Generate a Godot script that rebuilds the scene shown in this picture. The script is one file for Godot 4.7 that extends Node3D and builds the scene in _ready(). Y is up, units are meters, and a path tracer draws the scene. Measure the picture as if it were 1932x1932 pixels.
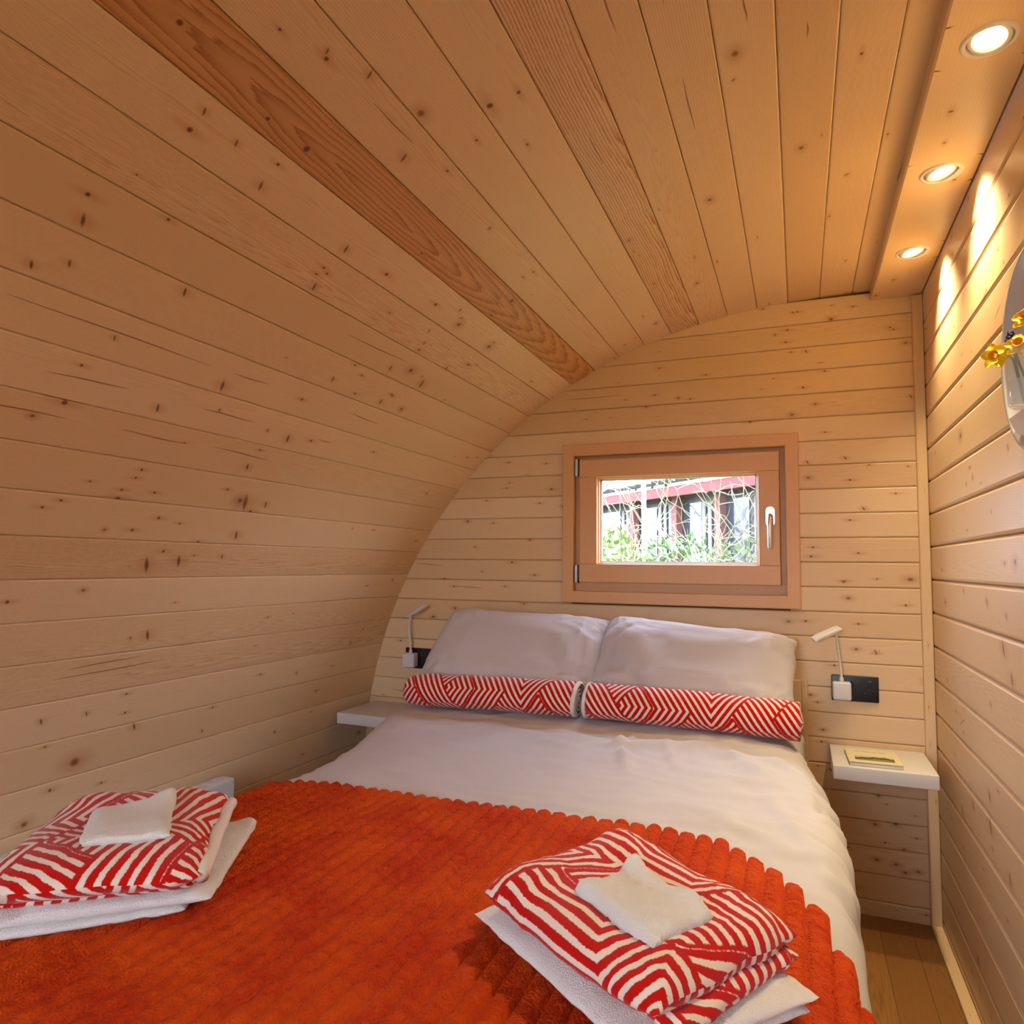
extends Node3D
# A cabin bedroom under a curved board skin. Floor at y = 0, back wall at z = 0, camera above x = 0.

const SKIN := [-0.0760522, 0.938067, -4.6082738, 11.2686245, -13.5246595, 8.0450235]  # radius of the curved skin over the angle, about SKIN_MIDDLE
const SKIN_MIDDLE := Vector2(0.2, 0.403)
const BACK_TOP := 2.1226
const BACK_BOARD := 0.0864
const RIGHT_TOP := 2.2094
const RIGHT_BOARD := 0.1092
const RIGHT_X := 0.408
const ROOM_LENGTH := 4.2
const STRIP_LENGTH := 2.8
const CEILING_MARKS := [
	[11, 3, 2.107, 0.66, 9, 0], [11, 0, 2.104, 0.47, 4, 0], [12, 0, 2.114, 0.49, 7, 0], [12, 1, 2.040, 0.95, 9, 0], [12, 0, 1.852, 0.86, 5, 0], [13, 1, 2.004, 0.73, 14, 0], [13, 3, 1.903, 0.51, 9, 0], [14, 0, 1.931, 0.46, 4, 0],
	[14, 0, 1.921, 0.42, 4, 0], [14, 1, 1.905, 0.75, 8, 0], [14, 0, 1.775, 0.80, 4, 0], [14, 1, 1.653, 0.66, 7, 0], [14, 0, 1.684, 0.08, 4, 0], [13, 2, 1.852, 0.35, 1.572, 0.43], [13, 1, 1.817, 0.71, 8, 0], [15, 2, 1.974, 0.45, 1.821, 0.40],
	[10, 0, 1.953, 0.21, 9, 0], [10, 0, 1.957, 0.87, 5, 0], [10, 0, 1.770, 0.46, 3, 0], [11, 3, 1.886, 0.65, 8, 0], [11, 0, 1.866, 0.46, 4, 0], [11, 0, 1.730, 0.57, 6, 0], [11, 0, 1.498, 0.67, 6, 0], [9, 0, 1.880, 0.25, 4, 0],
	[9, 0, 1.875, 0.53, 4, 0], [12, 1, 1.360, 0.80, 9, 0], [10, 0, 2.078, 0.74, 3, 0], [11, 1, 1.341, 0.73, 9, 0], [12, 0, 1.358, 0.41, 4, 0], [12, 0, 1.337, 0.34, 4, 0], [12, 0, 1.335, 0.54, 4, 0], [10, 0, 1.075, 0.68, 8, 0],
	[10, 0, 0.977, 0.71, 5, 0], [10, 0, 0.772, 0.49, 6, 0], [10, 0, 0.643, 0.66, 5, 0], [9, 0, 0.726, 0.96, 8, 0], [7, 0, 1.249, 0.83, 8, 0], [8, 3, 1.171, 0.85, 8, 0], [8, 0, 1.311, 0.39, 4, 0], [9, 0, 1.341, 0.19, 4, 0],
	[9, 2, 1.218, 0.32, 1.094, 0.35], [9, 1, 1.238, 0.61, 9, 0], [9, 0, 0.963, 0.42, 5, 0], [9, 1, 1.037, 0.10, 7, 0], [11, 1, 1.067, 0.68, 8, 0], [11, 0, 1.059, 0.21, 4, 0], [11, 0, 0.895, 0.61, 6, 0], [11, 1, 0.891, 0.26, 6, 0],
	[13, 0, 0.978, 0.08, 4, 0], [13, 0, 0.841, 0.34, 5, 0], [13, 1, 0.861, 0.74, 10, 0], [13, 1, 0.623, 0.07, 6, 0], [12, 0, 0.630, 0.53, 4, 0], [14, 1, 1.106, 0.16, 8, 0], [14, 1, 0.837, 0.77, 7, 0], [15, 2, 1.279, 0.41, 0.836, 0.38],
	[15, 2, 0.781, 0.37, 0.501, 0.37], [15, 2, 0.436, 0.41, 0.247, 0.50], [13, 2, 0.413, 0.43, -0.005, 0.42], [14, 2, 0.591, 0.39, 0.313, 0.39], [15, 1, 1.347, 0.77, 12, 0], [15, 2, 1.465, 0.39, 1.356, 0.42], [17, 0, 1.030, 0.06, 7, 0], [16, 2, 1.135, 0.44, 0.970, 0.52],
	[17, 2, 1.049, 0.36, 0.859, 0.36], [17, 2, 0.486, 0.37, 0.189, 0.33], [17, 1, 0.652, 0.75, 9, 0], [16, 2, 1.838, 0.45, 1.779, 0.45], [16, 0, 1.753, 0.54, 5, 0], [16, 1, 1.661, 0.64, 11, 0], [15, 0, 1.607, 0.48, 5, 0], [17, 1, 1.587, 0.67, 9, 0],
	[17, 2, 1.641, 0.38, 1.447, 0.32], [16, 2, 1.511, 0.44, 1.342, 0.44], [16, 1, 1.228, 0.69, 9, 0], [17, 2, 1.352, 0.40, 1.182, 0.36], [18, 1, 1.656, 0.70, 20, 0], [18, 3, 1.633, 0.66, 9, 0], [18, 1, 1.739, 0.69, 9, 0], [18, 0, 1.695, 0.96, 7, 0],
	[18, 0, 1.261, 0.96, 7, 0], [18, 0, 1.282, 0.21, 4, 0], [18, 0, 1.278, 0.42, 4, 0], [18, 0, 1.259, 0.74, 4, 0], [19, 1, 1.689, 0.70, 12, 0], [20, 1, 1.527, 0.52, 14, 0], [20, 1, 1.430, 0.63, 17, 0], [20, 0, 1.463, 0.26, 5, 0],
	[20, 1, 1.675, 0.37, 7, 0], [19, 0, 1.563, 0.96, 6, 0], [19, 0, 1.399, 0.37, 5, 0], [19, 0, 1.341, 0.72, 5, 0], [19, 1, 0.847, 0.51, 6, 0], [19, 0, 1.098, 0.33, 4, 0], [19, 0, 1.131, 0.15, 4, 0], [19, 0, 0.986, 0.22, 4, 0],
	[20, 1, 0.761, 0.54, 10, 0], [20, 0, 0.890, 0.45, 5, 0], [22, 1, 1.522, 0.58, 13, 0], [23, 2, 1.604, 0.35, 1.288, 0.46], [23, 2, 1.521, 0.16, 1.316, 0.25], [21, 0, 1.111, 0.48, 5, 0], [21, 2, 0.980, 0.44, 0.899, 0.41], [21, 2, 0.785, 0.35, 0.723, 0.30],
	[23, 1, 0.872, 0.31, 9, 0], [23, 1, 1.037, 0.65, 10, 0], [7, 0, 1.256, 0.31, 5, 0], [6, 2, 1.576, 0.56, 1.470, 0.56], [5, 2, 1.227, 0.46, 1.113, 0.46], [4, 2, 1.585, 0.62, 1.419, 0.62], [4, 2, 1.212, 0.64, 1.115, 0.62], [3, 2, 1.323, 0.44, 1.262, 0.47],
	[3, 3, 1.400, 0.68, 8, 0], [2, 1, 1.256, 0.80, 9, 0], [3, 1, 1.074, 0.04, 9, 0], [4, 0, 0.479, 0.65, 5, 0], [2, 0, 1.221, 0.50, 4, 0], [2, 0, 0.949, 0.47, 5, 0], [2, 0, 1.006, 0.36, 4, 0], [2, 2, 1.414, 0.50, 1.380, 0.50],
	[2, 2, 0.570, 0.55, 0.312, 0.58], [7, 0, 0.751, 0.33, 4, 0], [7, 0, 0.748, 0.11, 4, 0], [7, 0, 0.847, 0.63, 4, 0], [6, 0, 0.851, 0.68, 4, 0], [8, 0, 0.621, 0.64, 5, 0], [8, 1, 0.614, 0.20, 6, 0], [8, 0, 0.787, 0.77, 4, 0],
	[24, 0, 1.512, 0.16, 4, 0], [24, 1, 1.403, 0.47, 6, 0], [24, 1, 1.282, 0.44, 7, 0], [24, 1, 1.102, 0.41, 8, 0], [24, 0, 1.053, 0.15, 4, 0], [26, 1, 1.166, 0.20, 9, 0], [26, 1, 1.050, 0.30, 12, 0], [26, 0, 1.345, 0.20, 5, 0],
	[25, 3, 1.400, 0.65, 13, 0], [26, 0, 1.498, 0.82, 6, 0], [26, 3, 1.291, 0.81, 8, 0], [24, 1, 0.791, 0.81, 8, 0], [25, 1, 1.565, 0.12, 9, 0], [26, 0, 1.492, 0.40, 4, 0], [24, 0, 1.523, 0.66, 4, 0],
]
const BACK_MARKS := [
	[0, 3, 0.122, 0.92, 7, 0], [1, 0, -0.024, 0.21, 5, 0], [1, 0, -0.031, 0.71, 5, 0], [0, 0, 0.193, 0.50, 4, 0], [1, 0, 0.308, 0.53, 4, 0], [1, 0, 0.318, 0.63, 4, 0], [0, 0, 0.011, 0.46, 4, 0], [4, 3, 0.064, 0.45, 5, 0],
	[4, 3, -0.014, 0.83, 6, 0], [3, 0, 0.097, 0.11, 4, 0], [2, 0, 0.084, 0.72, 3, 0], [3, 0, 0.025, 0.71, 5, 0], [6, 1, 0.157, 0.75, 7, 0], [6, 1, 0.034, 0.86, 7, 0], [7, 0, 0.231, 0.09, 4, 0], [7, 3, 0.036, 0.52, 6, 0],
	[7, 0, 0.170, 0.66, 5, 0], [8, 1, 0.211, 0.83, 8, 0], [9, 0, 0.167, 0.30, 5, 0], [10, 0, 0.046, 0.39, 5, 0], [10, 0, 0.191, 0.62, 5, 0], [10, 0, 0.040, 0.76, 6, 0], [11, 3, 0.347, 0.64, 9, 0], [11, 0, 0.246, 0.64, 4, 0],
	[11, 0, 0.146, 0.74, 5, 0], [12, 3, 0.156, 0.43, 7, 0], [12, 0, 0.331, 0.65, 5, 0], [13, 0, 0.018, 0.40, 6, 0], [13, 3, -0.039, 0.44, 6, 0], [13, 0, 0.186, 0.44, 5, 0], [14, 3, 0.177, 0.44, 6, 0], [14, 0, 0.238, 0.57, 4, 0],
	[15, 0, 0.107, 0.13, 5, 0], [16, 3, 0.029, 0.36, 6, 0], [18, 0, 0.061, 0.18, 5, 0], [6, 0, -1.122, 0.30, 4, 0], [6, 0, -0.955, 0.42, 4, 0], [7, 0, -1.116, 0.29, 3, 0], [7, 0, -1.130, 0.54, 4, 0], [7, 0, -0.932, 0.66, 6, 0],
	[8, 0, -1.221, 0.13, 4, 0], [9, 3, -1.308, 0.13, 6, 0], [9, 0, -1.188, 0.24, 4, 0], [10, 3, -1.024, 0.06, 5, 0], [11, 0, -1.415, 0.96, 6, 0], [12, 0, -1.368, 0.34, 5, 0], [12, 2, -1.358, 0.32, -1.237, 0.39], [12, 0, -1.132, 0.29, 4, 0],
	[11, 0, -1.002, 0.71, 5, 0], [11, 0, -1.102, 0.13, 6, 0], [15, 0, -1.624, 0.15, 5, 0], [13, 3, -1.465, 0.86, 7, 0], [11, 2, -1.556, 0.22, -1.431, 0.31], [2, 0, -0.316, 0.81, 4, 0], [3, 0, -0.510, 0.54, 4, 0], [4, 0, -0.543, 0.06, 5, 0],
	[4, 0, -0.786, 0.43, 3, 0], [5, 0, -0.159, 0.04, 6, 0], [3, 0, -0.624, 0.65, 3, 0], [3, 0, -0.375, 0.83, 4, 0], [3, 2, -0.871, 0.44, -0.641, 0.43], [20, 3, 0.233, 0.05, 5, 0], [21, 3, 0.221, 0.13, 6, 0], [21, 3, 0.282, 0.04, 7, 0],
	[21, 0, 0.305, 0.91, 5, 0], [22, 3, 0.223, 0.45, 6, 0], [22, 3, 0.280, 0.52, 6, 0], [22, 3, 0.306, 0.77, 6, 0], [22, 3, 0.344, 0.67, 6, 0], [23, 0, 0.153, 0.59, 6, 0], [21, 0, 0.342, 0.45, 4, 0], [20, 0, 0.257, 0.32, 3, 0],
	[20, 0, 0.340, 0.62, 3, 0],
]
const RIGHT_MARKS := [
	[9, 3, 1.003, 0.53, 8, 0], [10, 1, 0.503, 0.20, 7, 0], [10, 1, 0.755, 0.38, 10, 0], [10, 1, 0.918, 0.58, 7, 0], [11, 1, 0.885, 0.25, 15, 0], [11, 1, 0.943, 0.77, 12, 0], [12, 1, 0.753, 0.54, 6, 0], [14, 1, 0.708, 0.56, 12, 0],
	[15, 1, 0.715, 0.64, 6, 0], [15, 1, 0.866, 0.75, 12, 0], [18, 1, 0.520, 0.85, 13, 0], [15, 1, 0.387, 0.76, 10, 0], [15, 1, 0.525, 0.28, 10, 0], [15, 1, 0.707, 0.22, 16, 0], [7, 1, 0.657, 0.56, 7, 0], [6, 3, 0.533, 0.41, 9, 0],
	[8, 1, 0.827, 0.47, 4, 0], [8, 0, 0.575, 0.74, 3, 0],
]
var rng := RandomNumberGenerator.new()
var noise := FastNoiseLite.new()
var wood: Array[StandardMaterial3D] = []
var skin_points: Array[Vector2] = []
var used_names := {}
var mats := {}
var bed_noise := FastNoiseLite.new()
var fold_noise := FastNoiseLite.new()


# ---------------------------------------------------------------- naming
func numbered(called: String) -> String:
	var n: int = used_names.get(called, 0)
	used_names[called] = n + 1
	return called if n == 0 else "%s_%03d" % [called, n]


func tag(o: Node, label: String, category: String, group := "", kind := "") -> Node:
	o.set_meta("label", label)
	o.set_meta("category", category)
	if group != "":
		o.set_meta("group", group)
	if kind != "":
		o.set_meta("kind", kind)
	return o


func thing(called: String, label: String, category: String, at := Vector3.ZERO, group := "", kind := "") -> Node3D:
	var o := Node3D.new()
	o.name = numbered(called)
	add_child(o, true)
	o.position = at
	tag(o, label, category, group, kind)
	return o


func put(called: String, mesh: Mesh, material: Material, parent: Node, at := Transform3D.IDENTITY) -> MeshInstance3D:
	var m := MeshInstance3D.new()
	m.name = numbered(called) if parent == self else called
	m.mesh = mesh
	m.material_override = material
	m.transform = at
	if parent != self and parent.has_node(NodePath(called)):
		var k := 1
		while parent.has_node(NodePath("%s_%03d" % [called, k])):
			k += 1
		m.name = "%s_%03d" % [called, k]
	parent.add_child(m, true)
	return m


# ---------------------------------------------------------------- materials
func mat(key: String, color: Color, rough := 0.6, metal := 0.0) -> StandardMaterial3D:
	if mats.has(key):
		return mats[key]
	var m := StandardMaterial3D.new()
	m.resource_name = key
	m.albedo_color = color
	m.roughness = rough
	m.metallic = metal
	mats[key] = m
	return m


func noise_map(freq: float, size: int, strength: float, octaves := 3) -> NoiseTexture2D:
	var n := FastNoiseLite.new()
	n.noise_type = FastNoiseLite.TYPE_SIMPLEX
	n.frequency = freq
	n.fractal_octaves = octaves
	n.seed = 7
	var t := NoiseTexture2D.new()
	t.noise = n
	t.width = size
	t.height = size
	t.seamless = true
	t.as_normal_map = true
	t.bump_strength = strength
	return t


func cloth(key: String, color: Color, bump: float, scale: float, rim := 0.3) -> StandardMaterial3D:
	var m := mat(key, color, 0.92)
	m.metallic_specular = 0.25
	if bump > 0.0:
		m.normal_enabled = true
		m.normal_texture = noise_map(0.09, 256, bump)
		m.uv1_triplanar = true
		m.uv1_scale = Vector3.ONE * scale
	if rim > 0.0:
		m.rim_enabled = true
		m.rim = rim
		m.rim_tint = 0.6
	return m


# One strip of an atlas: 2048 x 128 pixels of a board 2.8 m long.
func strip_image(base: Color, ring: Color, amp: float, pith: float, slope: float, freq: float, salt: int) -> Image:
	var w := 512
	var h := 128
	var data := PackedByteArray()
	data.resize(w * h * 3)
	noise.seed = salt
	noise.frequency = 1.0
	var wobble := PackedFloat32Array()
	wobble.resize(h)
	var br := base.r * 255.0
	var bg := base.g * 255.0
	var bb := base.b * 255.0
	var dr := br - ring.r * 255.0
	var dg := bg - ring.g * 255.0
	var db := bb - ring.b * 255.0
	var apex := noise.get_noise_1d(91.7) * 0.9 + 1.4
	var at := 0
	for j in h:
		var y := j / 128.0 * 0.109
		var at_row := j * w * 3
		for i in w:
			var x := i / 512.0 * STRIP_LENGTH
			var n := noise.get_noise_2d(x * 1.1, y * 90.0)
			var dx := 0.012 + slope * (x - apex) + n * 0.004
			var dy := y - pith + noise.get_noise_1d(x * 0.9) * 0.02
			var ph := sqrt(dx * dx + dy * dy) * freq
			var f := ph - floorf(ph)
			var g := (f * f * f * amp + (0.5 + 0.5 * n) * 0.28 * amp + 0.02 * float((i * 7919 + j * 104729) % 17) / 17.0)
			at = at_row + i * 3
			data[at] = int(clampf(br - dr * g, 0.0, 255.0))
			data[at + 1] = int(clampf(bg - dg * g, 0.0, 255.0))
			data[at + 2] = int(clampf(bb - db * g, 0.0, 255.0))
	var im := Image.create_from_data(w, h, false, Image.FORMAT_RGB8, data)
	im.resize(2048, 128, Image.INTERPOLATE_BILINEAR)
	return im


func blot(im: Image, row: int, u: float, v: float, ru: float, rv: float, slant: float, dark: Color, most: float, soft: float) -> void:
	var cx := fposmod(u / STRIP_LENGTH, 1.0) * 2048.0
	var cy := v * 128.0
	var px := ru * 731.0
	var py := rv * 1174.0
	var span := int(ceilf(maxf(px, py * absf(slant) + px) * 2.2)) + 1
	var tall := int(ceilf(py * 2.2)) + 1
	for j in range(maxi(0, int(cy) - tall), mini(128, int(cy) + tall + 1)):
		for i in range(int(cx) - span, int(cx) + span + 1):
			var q := (j - cy) / py
			var p := (i - cx - (j - cy) * slant) / px
			var d := sqrt(p * p + q * q)
			var k := most * (1.0 - smoothstep(1.0 - soft, 1.0 + soft, d))
			if k > 0.01:
				var x := posmod(i, 2048)
				im.set_pixel(x, row * 128 + j, im.get_pixel(x, row * 128 + j).lerp(dark, k))


func mark(im: Image, row: int, kind: int, u: float, v: float, a: float, b: float) -> void:
	var knot := Color(0.27, 0.13, 0.055)
	if kind == 0:  # pin knot with a stained tail along the grain
		var r := a * 0.00076
		blot(im, row, u, v, r * 6.0, r * 1.6, 0.0, Color(0.72, 0.47, 0.25), 0.35, 0.9)
		blot(im, row, u, v, r, r * 0.9, 0.0, knot, 0.72, 0.5)
	elif kind == 1:  # spike knot lying across the board
		var r := a * 0.0009
		blot(im, row, u, v, r * 2.2, r * 1.3, 0.2, Color(0.7, 0.45, 0.24), 0.3, 0.9)
		blot(im, row, u, v, r * 0.36, r * 1.1, 0.25, knot, 0.66, 0.6)
	elif kind == 3:  # grey-brown smudge round a healed knot
		var r := a * 0.0012
		blot(im, row, u, v, r * 2.4, r * 1.5, 0.0, Color(0.66, 0.45, 0.3), 0.4, 0.9)
		blot(im, row, u, v, r * 0.7, r * 0.55, 0.0, Color(0.42, 0.23, 0.1), 0.75, 0.7)
	else:  # a thin resin crack from (u, v) to (a, b)
		var steps := int(absf(a - u) / 0.006) + 2
		for s in steps:
			var t := float(s) / (steps - 1)
			var thin := 0.0009 * (0.4 + sin(t * PI))
			blot(im, row, lerpf(u, a, t), lerpf(v, b, t) + 0.006 * sin(t * 7.0 + u * 50.0), 0.006, thin, 0.0, Color(0.40, 0.21, 0.10), 0.5, 0.7)


func make_wood() -> void:
	var marks := {}
	for m in CEILING_MARKS:
		marks.get_or_add(m[0], []).append(m)
	for m in BACK_MARKS:
		var q: Array = m.duplicate()
		q[0] += 29
		q[2] += 1.85
		if q[1] == 2:
			q[4] += 1.85
		marks.get_or_add(q[0], []).append(q)
	for m in RIGHT_MARKS:
		marks.get_or_add(m[0] + 54, []).append(m)
	for a in 5:
		var im := Image.create_empty(2048, 2048, false, Image.FORMAT_RGB8)
		for row in 16:
			var id := a * 16 + row
			rng.seed = 1000 + id
			var tone := rng.randf_range(-0.022, 0.022)
			var base := Color(0.89 + tone, 0.765 + tone * 1.3, 0.597 + tone * 1.6)
			var ring := Color(0.71, 0.49, 0.285)
			var amp := rng.randf_range(0.10, 0.32)
			var pith := rng.randf_range(-0.25, -0.06) if rng.randf() < 0.6 else rng.randf_range(0.02, 0.09)
			var slope := rng.randf_range(0.012, 0.04)
			var freq := rng.randf_range(170.0, 300.0)
			if id == 10:  # the one heartwood board with strong cathedral grain
				base = Color(0.83, 0.625, 0.395)
				ring = Color(0.63, 0.40, 0.195)
				amp = 0.9
				pith = 0.058
				slope = 0.075
				freq = 105.0
			elif id == 6:
				ring = Color(0.62, 0.39, 0.2)
				amp = 0.8
				pith = -0.01
				freq = 160.0
			elif id == 20 or id == 12 or id == 23:
				ring = Color(0.67, 0.45, 0.25)
				amp = 0.45
				pith = 0.07
			elif id == 75:  # larch of the window
				base = Color(0.87, 0.675, 0.47)
				ring = Color(0.72, 0.49, 0.31)
				amp = 0.4
				pith = -0.2
			elif id == 76:
				amp = 0.08
				pith = -0.3
			elif id == 77 or id == 78:  # oak laminate
				base = Color(0.60, 0.41, 0.21) if id == 77 else Color(0.65, 0.45, 0.24)
				ring = Color(0.43, 0.27, 0.13)
				amp = 0.6
				pith = 0.05
				freq = 260.0
			im.blit_rect(strip_image(base, ring, amp, pith, slope, freq, id * 13 + 5), Rect2i(0, 0, 2048, 128), Vector2i(0, row * 128))
			for m in marks.get(id, []):
				mark(im, row, m[1], m[2], m[3], m[4], m[5])
			if id < 75:
				for k in (3 if marks.has(id) else 7):
					mark(im, row, 0, rng.randf() * STRIP_LENGTH, rng.randf_range(0.08, 0.92), rng.randf_range(2.0, 4.6), 0)
				for k in 2:
					mark(im, row, rng.randi_range(0, 1) * 2 + 1 if rng.randf() < 0.5 else 1, rng.randf() * STRIP_LENGTH, rng.randf_range(0.2, 0.8), rng.randf_range(4.0, 7.0), 0)
				if not marks.has(id):
					var u := rng.randf() * 2.0
					mark(im, row, 2, u, rng.randf_range(0.2, 0.8), u + rng.randf_range(0.04, 0.12), rng.randf_range(0.3, 0.7))
			elif id == 79 or id == 76:
				for k in 7:
					mark(im, row, 0, rng.randf() * STRIP_LENGTH, rng.randf_range(0.1, 0.9), rng.randf_range(2.5, 5.0), 0)
		im.generate_mipmaps()
		var m := StandardMaterial3D.new()
		m.resource_name = "lacquered_pine" if a < 4 else "lacquered_pine_and_oak"
		m.albedo_texture = ImageTexture.create_from_image(im)
		m.roughness = 0.4
		m.metallic_specular = 0.45
		wood.append(m)


# ---------------------------------------------------------------- mesh helpers
func quad(st: SurfaceTool, a: Vector3, b: Vector3, c: Vector3, d: Vector3, uv := []) -> void:  # a, b, c, d run counter-clockwise seen from outside
	var p := [a, c, b, a, d, c]
	var w := [0, 2, 1, 0, 3, 2]
	for i in 6:
		if uv.size() == 4:
			st.set_uv(uv[w[i]])
		st.add_vertex(p[i])


func begin(smooth := false) -> SurfaceTool:
	var st := SurfaceTool.new()
	st.begin(Mesh.PRIMITIVE_TRIANGLES)
	st.set_smooth_group(0 if smooth else 0xFFFFFFFF)
	return st


func done(st: SurfaceTool) -> ArrayMesh:
	st.generate_normals()
	return st.commit()


# A board: length along x from x0 to x1, width along y, its face towards +z at z = 0. Rounded long edges, square ends; the grain follows one strip.
func timber(x0: float, x1: float, width: float, thick: float, edge: float, strip: int, shift := 0.0, mitre0 := 0.0, mitre1 := 0.0) -> ArrayMesh:
	var st := begin()
	var h := width / 2.0
	var prof: Array[Vector2] = [Vector2(h, -thick), Vector2(h, -edge), Vector2(h - edge * 0.3, -edge * 0.3), Vector2(h - edge, 0.0), Vector2(-h + edge, 0.0), Vector2(-h + edge * 0.3, -edge * 0.3), Vector2(-h, -edge), Vector2(-h, -thick)]
	var top := ((strip % 16) * 128.0 + 2.0) / 2048.0
	var tall := 124.0 / 2048.0
	for i in prof.size():
		var p := prof[i]
		var q := prof[(i + 1) % prof.size()]
		var vp := top + tall * clampf(0.5 - p.x / width, 0.0, 1.0)
		var vq := top + tall * clampf(0.5 - q.x / width, 0.0, 1.0)
		if absf(vp - vq) < 1e-5:
			vq += 4.0 / 2048.0 * (1.0 if vp < top + tall / 2.0 else -1.0)
		var pa := x0 + mitre0 * (p.x + h)
		var pb := x1 + mitre1 * (p.x + h)
		var qa := x0 + mitre0 * (q.x + h)
		var qb := x1 + mitre1 * (q.x + h)
		quad(st, Vector3(pa, p.x, p.y), Vector3(qa, q.x, q.y), Vector3(qb, q.x, q.y), Vector3(pb, p.x, p.y), [Vector2((pa + shift) / STRIP_LENGTH, vp), Vector2((qa + shift) / STRIP_LENGTH, vq), Vector2((qb + shift) / STRIP_LENGTH, vq), Vector2((pb + shift) / STRIP_LENGTH, vp)])
	for e in 2:
		for i in range(1, prof.size() - 1):
			var tri := [prof[0], prof[i], prof[i + 1]]
			if e == 0:
				tri = [prof[0], prof[i + 1], prof[i]]
			for p in [tri[0], tri[2], tri[1]]:
				var x = (x0 + mitre0 * (p.x + h)) if e == 0 else (x1 + mitre1 * (p.x + h))
				st.set_uv(Vector2((x + shift) / STRIP_LENGTH + p.y * 0.1, top + tall * clampf(0.5 - p.x / width, 0.0, 1.0)))
				st.add_vertex(Vector3(x, p.x, p.y))
	return done(st)


func grid_mesh(rows: int, cols: int, pts: PackedVector3Array, uvs: PackedVector2Array, wrap := false, flip := false, colors := PackedColorArray()) -> ArrayMesh:
	var normals := PackedVector3Array()
	normals.resize(pts.size())
	var index := PackedInt32Array()
	for r in rows - 1:
		for c in cols - 1:
			var a := r * cols + c
			var b := a + 1
			var d := a + cols
			var e := d + 1
			var n := (pts[b] - pts[d]).cross(pts[e] - pts[a])  # faces that see the rows run down and the columns run right
			n = -n if flip else n
			normals[a] += n
			normals[b] += n
			normals[d] += n
			normals[e] += n
			if flip:
				index.append_array([a, d, b, b, d, e])
			else:
				index.append_array([a, b, d, b, e, d])
	if wrap:
		for r in rows:
			var s := normals[r * cols] + normals[r * cols + cols - 1]
			normals[r * cols] = s
			normals[r * cols + cols - 1] = s
	for i in normals.size():
		normals[i] = -normals[i].normalized() if normals[i].length_squared() > 0.0 else Vector3.UP
	var arrays := []
	arrays.resize(Mesh.ARRAY_MAX)
	arrays[Mesh.ARRAY_VERTEX] = pts
	arrays[Mesh.ARRAY_NORMAL] = normals
	arrays[Mesh.ARRAY_TEX_UV] = uvs
	arrays[Mesh.ARRAY_INDEX] = index
	if colors.size():
		arrays[Mesh.ARRAY_COLOR] = colors
	var m := ArrayMesh.new()
	m.add_surface_from_arrays(Mesh.PRIMITIVE_TRIANGLES, arrays)
	return m


# A rounded box about its middle: every edge carries a quarter round.
func soft_box(size: Vector3, r: float, segs := 3) -> ArrayMesh:
	var st := begin(true)
	var half := size / 2.0
	var inner := half - Vector3.ONE * r
	for axis in 3:
		for s in [-1.0, 1.0]:
			var n := Vector3.ZERO
			n[axis] = s
			var u := Vector3.ZERO
			u[(axis + 1) % 3] = 1.0
			var v := n.cross(u)
			var line := func(half_len: float, inner_len: float) -> Array:
				var out := []
				for i in segs + 1:
					out.append([-inner_len, -tan((1.0 - i / float(segs)) * PI / 4.0)])
				for i in segs + 1:
					out.append([inner_len, tan(i / float(segs) * PI / 4.0)])
				return out
			var us: Array = line.call(half[(axis + 1) % 3], inner[(axis + 1) % 3])
			var third := 3 - axis - (axis + 1) % 3
			var vs: Array = line.call(half[third], inner[third])
			var at := func(i: int, j: int) -> Vector3:
				var core: Vector3 = n * inner[axis] + u * us[i][0] + v * vs[j][0]
				var dir: Vector3 = (n + u * us[i][1] + v * vs[j][1]).normalized()
				return core + dir * r
			for i in us.size() - 1:
				for j in vs.size() - 1:
					quad(st, at.call(i, j), at.call(i + 1, j), at.call(i + 1, j + 1), at.call(i, j + 1), [Vector2(i, j), Vector2(i + 1, j), Vector2(i + 1, j + 1), Vector2(i, j + 1)])
	st.index()
	return done(st)


func box_at(st: SurfaceTool, lo: Vector3, hi: Vector3) -> void:
	var c := [Vector3(lo.x, lo.y, hi.z), Vector3(hi.x, lo.y, hi.z), Vector3(hi.x, hi.y, hi.z), Vector3(lo.x, hi.y, hi.z), Vector3(lo.x, lo.y, lo.z), Vector3(hi.x, lo.y, lo.z), Vector3(hi.x, hi.y, lo.z), Vector3(lo.x, hi.y, lo.z)]
	for f in [[0, 1, 2, 3], [5, 4, 7, 6], [1, 5, 6, 2], [4, 0, 3, 7], [3, 2, 6, 7], [4, 5, 1, 0]]:
		quad(st, c[f[0]], c[f[1]], c[f[2]], c[f[3]], [Vector2(0, 0), Vector2(0.1, 0), Vector2(0.1, 0.1), Vector2(0, 0.1)])


# A profile of (radius, height) turned about y.
func lathe(prof: Array, segs := 32, from := 0.0, to := TAU) -> ArrayMesh:
	var pts := PackedVector3Array()
	var uvs := PackedVector2Array()
	var sum := 0.0
	for i in prof.size():
		if i > 0:
			sum += (prof[i] as Vector2).distance_to(prof[i - 1])
		for s in segs + 1:
			var a := lerpf(from, to, s / float(segs))
			pts.append(Vector3(cos(a) * prof[i].x, prof[i].y, sin(a) * prof[i].x))
			uvs.append(Vector2(a, sum))
	return grid_mesh(prof.size(), segs + 1, pts, uvs, is_equal_approx(to - from, TAU))


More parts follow.
